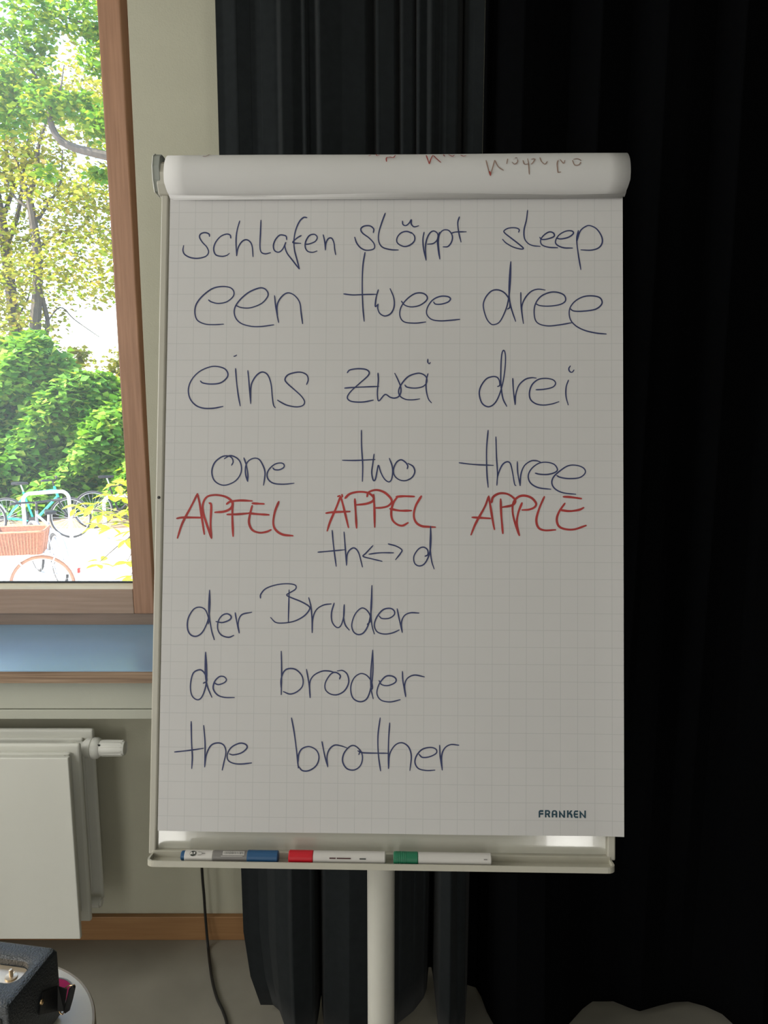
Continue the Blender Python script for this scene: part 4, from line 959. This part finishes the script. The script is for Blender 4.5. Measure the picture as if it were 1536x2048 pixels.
# ---- foliage builder
rng = np.random.default_rng(7)
def leaves(centres, size, name, m, parent, flat=.5, aspect=.62, fold=.18, jitter=.35):
    C_ = np.asarray(centres, float); n_ = len(C_)
    th = rng.uniform(0, 2*PI, n_); d = np.stack([np.cos(th), np.sin(th), rng.normal(-.15, .35, n_)], 1); d /= np.linalg.norm(d, axis=1)[:, None]
    up = rng.normal(0, 1-flat, (n_, 3)); up[:, 2] += flat*1.3; 
    sd_ = np.cross(d, up); sd_ /= np.linalg.norm(sd_, axis=1)[:, None]+1e-9; nn = np.cross(sd_, d)
    L = size*rng.uniform(1-jitter, 1+jitter, n_)[:, None]; w_ = L*aspect*.5
    mid = C_+d*L*.45
    v = np.empty((n_, 4, 3)); v[:, 0] = C_; v[:, 1] = mid+sd_*w_+nn*L*fold; v[:, 2] = C_+d*L; v[:, 3] = mid-sd_*w_+nn*L*fold
    base = np.array(ROOT[parent.name]) if parent is not None else np.zeros(3)
    v = (v-base).reshape(-1, 3)
    me = bpy.data.meshes.new(name); nv_ = len(v); me.vertices.add(nv_); me.vertices.foreach_set('co', v.astype(np.float32).ravel())
    i0 = np.arange(n_)*4; tri = np.stack([i0, i0+1, i0+2, i0, i0+2, i0+3], 1).ravel()
    me.loops.add(len(tri)); me.loops.foreach_set('vertex_index', tri.astype(np.int32))
    me.polygons.add(n_*2); me.polygons.foreach_set('loop_start', (np.arange(n_*2)*3).astype(np.int32)); me.polygons.foreach_set('loop_total', np.full(n_*2, 3, np.int32))
    me.update(calc_edges=True); me.materials.append(m)
    o = bpy.data.objects.new(name, me); COL.objects.link(o); o.parent = parent; o['kind'] = 'stuff'
    return o
def clump(c, r, n_, sq=(1, 1, .7)):
    p = rng.normal(0, 1, (n_, 3)); p /= np.linalg.norm(p, axis=1)[:, None]; p *= (rng.uniform(.25, 1, n_)**.6)[:, None]
    return np.array(c)+p*r*np.array(sq)

# hedge of large-leaved shrubs behind the bicycles
hedge = thing('hedge', (-6, 15.8, GZ), 'dense broad-leaved green hedge behind the parked bicycles', 'hedge')
def hz(x):   # height of the hedge top, from the picture: high on the left, dipping to the right
    pts_x = [-20, -8.0, -7.2, -6.4, -5.6, -5.0, 3]; pts_z = [2.7, 2.5, 2.45, 2.15, 1.65, 1.35, 1.3]
    return np.interp(x, pts_x, pts_z)+.18*np.sin(x*2.3)+.12*np.sin(x*5.1)
N_ = 62000
xx = rng.uniform(-15, 1, N_); f_ = rng.uniform(0, 1, N_)**.8; zz = GZ+.05+f_*(hz(xx)-GZ)
yy = 15.0+1.2*(f_)**1.5+.35*np.sin(xx*1.7+zz*2.1)+.25*np.sin(xx*4.3-zz*3.7)+np.abs(rng.normal(0, .30, N_))
leaves(np.stack([xx, yy, zz], 1), .17, 'foliage', M['leaf_hedge'], hedge, flat=.62, aspect=.85, fold=.10)
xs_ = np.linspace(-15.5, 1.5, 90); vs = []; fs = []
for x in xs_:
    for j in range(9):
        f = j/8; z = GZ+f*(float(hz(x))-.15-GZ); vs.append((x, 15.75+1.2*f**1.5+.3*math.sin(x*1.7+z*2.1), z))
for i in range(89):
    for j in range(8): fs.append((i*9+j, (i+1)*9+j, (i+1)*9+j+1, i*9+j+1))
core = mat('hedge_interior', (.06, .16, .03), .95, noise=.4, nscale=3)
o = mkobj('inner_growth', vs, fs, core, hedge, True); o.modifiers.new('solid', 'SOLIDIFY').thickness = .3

def limb(mb, pts, r0, r1):
    P_ = spline(pts, 5); n_ = len(P_); mb.tube(P_, [r0+(r1-r0)*i/(n_-1) for i in range(n_)], 8)
def tree(label, Y, trunk, trunk_r, limbs, clumps, size, m, n_per, flat=.4, name='tree', base=None):
    b0 = base or Vector((PY(trunk[0][0], trunk[0][1], Y).x, Y, GZ))
    t = thing(name, b0, label, 'tree')
    mb = MB(); pts = [b0]+[PY(x, y, Y) for x, y in trunk]; limb(mb, pts, trunk_r, trunk_r*.55); mb.build('trunk', M['bark'], t, smooth=True)
    for lb_, r0, r1 in limbs:
        mb = MB(); limb(mb, [PY(x, y, Y+dy) for x, y, dy in lb_], r0, r1); mb.build('branch', M['bark'], t, smooth=True)
    c_ = [clump(PY(x, y, Y+dy), r, int(n_per*k_)) for x, y, dy, r, k_ in clumps]
    leaves(np.concatenate(c_), size, 'foliage', m, t, flat=flat)
    return t
R = random.Random(11)
def grid_clumps(x0, x1, y0, y1, n_, r0, r1, dy, skip=()):
    out = []
    for _ in range(n_):
        x = R.uniform(x0, x1); y = R.uniform(y0, y1)
        if any((x-a_)**2/c_**2+(y-b_)**2/d_**2 < 1 for a_, b_, c_, d_ in skip): continue
        r = R.uniform(r0, r1); out.append((x, y, R.uniform(-dy, dy), r, (r/r1)**2))
    return out
gaps = [(165, 335, 45, 35), (185, 645, 60, 45), (35, 80, 30, 35), (20, 400, 22, 30), (140, 640, 50, 25), (190, 470, 30, 22), (160, 210, 20, 20)]
# two trunks standing behind the hedge, with thin yellow-green crowns
tree('tree with a dark slanting trunk behind the left end of the hedge', 19.0, [(34, 690), (24, 600), (14, 520), (4, 440), (-20, 330)], .17,
     [([(10, 500, 0), (35, 430, -.3), (50, 330, -.5), (62, 240, -.6)], .07, .02), ([(0, 420, 0), (-30, 300, .5), (-60, 180, .6)], .08, .03), ([(4, 440, 0), (25, 370, .4), (10, 280, .6), (5, 170, .5)], .06, .02), ([(30, 640, 0), (55, 600, .2), (62, 560, .3)], .03, .01)],
     grid_clumps(-330, 70, 60, 640, 95, .55, 1.15, 1.6, gaps), .14, M['leaf_far'], 190)
tree('forked tree with two thin trunks rising above the hedge', 18.0, [(72, 690), (74, 600), (76, 520), (66, 440), (58, 395)], .15,
     [([(58, 395, 0), (40, 350, .2), (28, 300, .3), (15, 230, .4)], .075, .025), ([(58, 395, 0), (72, 345, -.2), (78, 290, -.3), (100, 220, -.4)], .07, .02), ([(68, 450, 0), (95, 410, .3), (120, 370, .5), (125, 300, .6)], .05, .015), ([(74, 560, 0), (95, 640, .1), (88, 690, .1)], .05, .06), ([(76, 500, 0), (110, 470, .3), (150, 455, .4)], .035, .01), ([(90, 650, 0), (120, 615, .2), (150, 640, .3), (200, 675, .3)], .022, .008), ([(66, 420, 0), (30, 395, .2), (5, 340, .2)], .04, .012)],
     grid_clumps(-20, 250, 150, 690, 95, .45, 1.0, 1.4, gaps), .13, M['leaf_far'], 180)
tree('olive-leaved tree standing beyond the dip in the hedge', 24.0, [(300, 760), (290, 600), (300, 400)], .18,
     [([(290, 600, 0), (230, 500, .2), (170, 420, .3)], .07, .02), ([(300, 500, 0), (240, 350, .3), (200, 180, .5)], .08, .02)],
     grid_clumps(120, 480, -80, 760, 85, .7, 1.5, 2.5, gaps), .18, M['leaf_far'], 170)
# nearer tree whose curved bough enters from the right
nb = Vector((PY(420, 800, 9.5).x, 9.5, GZ))
tree('nearer green-leaved tree whose curved bough reaches in from the right', 9.5, [(420, 800), (410, 500), (390, 340)], .16,
     [([(400, 400, 0), (300, 335, -.1), (205, 310, -.2), (150, 296, -.2), (118, 278, -.2), (103, 250, -.2), (99, 222, -.2), (106, 200, -.2)], .060, .026),
     ([(106, 205, -.2), (120, 180, -.2), (128, 130, -.1)], .018, .006), ([(104, 215, -.2), (70, 150, 0), (30, 110, 0), (-40, 60, .1)], .02, .006), 
      ([(390, 360, 0), (330, 150, 0), (250, 20, 0)], .07, .02), ([(320, 120, 0), (200, 60, .2), (90, 20, .2)], .022, .006)],
     [(40, 150, 0, .42, 1), (90, 205, -.2, .30, .7), (20, 235, 0, .30, .6), (160, 215, .1, .26, .45), (195, 250, -.1, .2, .3), (80, 60, .2, .30, .35), (150, 25, .1, .34, .6), (60, 10, .2, .32, .5), (195, 120, 0, .25, .35), (95, 345, .1, .15, .15), (-40, 180, 0, .5, 1), (-120, 120, .2, .6, 1), (260, 260, 0, .5, 1), (300, 120, 0, .6, 1), (185, 70, .1, .2, .25), (330, 330, 0, .5, .9), (0, 60, 0, .2, .25), (65, 100, .1, .2, .3), (195, 350, .1, .14, .2)],
     .085, M['leaf_near'], 620, flat=.45, base=nb)
bush = thing('shrub', (-6.0, 18.2, GZ), 'sunlit yellow-green shrub filling the dip at the right end of the hedge', 'shrub')
cl = [clump((PY(x, y, Yq)), r, int(420*r)) for x, y, Yq, r in ((225, 770, 18.2, .5), (250, 810, 18.0, .6), (150, 715, 18.6, .4), (260, 730, 18.4, .5), (300, 770, 18.2, .7), (340, 800, 18.0, .8), (190, 800, 18.2, .45))]
leaves(np.concatenate(cl), .15, 'foliage', M['leaf_far'], bush, flat=.6, aspect=.8)
mb = MB()
for x in (.9, 1.1, 1.35): limb(mb, [(-6.6+x, 18.3, GZ), (-6.5+x, 18.3, .4), (-6.6+x*1.1, 18.2, 1.5)], .02, .008)
mb.build('stems', M['bark'], bush, smooth=True)

# lime-leaved shrub close to the window: every leaf its own part
sh = thing('lime_shrub', (PY(300, 1100, 4.6).x, 4.6, GZ), 'lime-leaved shrub just outside the window, reaching in from the right', 'shrub')
lr = random.Random(5)
tips = [(150, 1012, 5.0), (172, 1020, 4.9), (190, 1010, 4.8), (205, 1030, 4.8), (193, 1048, 4.7), (228, 1025, 4.7), (243, 1042, 4.7), (222, 1052, 4.6), (255, 1020, 4.6), (233, 968, 4.8), (252, 960, 4.7), (247, 990, 4.7), (215, 985, 4.8), (262, 1060, 4.6), (200, 1123, 4.3), (255, 1122, 4.3), (262, 1152, 4.2), (250, 1082, 4.4), (275, 1000, 4.6), (290, 1050, 4.5), (300, 960, 4.6)]
rootp = Vector(ROOT[sh.name]); hub = PY(300, 1060, 4.6)
mb = MB(); limb(mb, [rootp, rootp.lerp(hub, .5)+Vector((.08, 0, 0)), hub], .016, .009)
for x, y, Yq in tips:
    e = PY(x, y, Yq); mdl = hub.lerp(e, .5)+Vector((0, 0, .03)); limb(mb, [hub, mdl, e], .006, .002)
mb.build('twigs', M['bark'], sh, smooth=True)
# one leaf mesh shared by all leaves
me = bpy.data.meshes.new('leaf'); LV = []
for i, (l_, w_) in enumerate(((0, .02), (.25, .75), (.5, 1), (.78, .7), (1, 0))):
    LV += [(l_, w_*.22, .06*w_-.12*l_*l_), (l_, 0, -.12*l_*l_), (l_, -w_*.22, .06*w_-.12*l_*l_)]
me.from_pydata(LV, [], [(3*i+k_, 3*i+k_+1, 3*i+k_+4, 3*i+k_+3) for i in range(4) for k_ in range(2)]); me.materials.append(M['leaf_bright'])
for x, y, Yq in tips:
    e = PY(x, y, Yq)
    for k_ in range(5):
        o = bpy.data.objects.new('leaf', me); COL.objects.link(o); o.parent = sh; o.location = e-rootp+Vector((lr.uniform(-.01, .01), lr.uniform(-.01, .01), lr.uniform(-.02, .01)))
        s_ = lr.uniform(.07, .115); o.scale = (s_, s_, s_); o.rotation_euler = (lr.uniform(-.5, .5), lr.uniform(-.2, .5), PI*.6+k_*1.25+lr.uniform(-.4, .4))
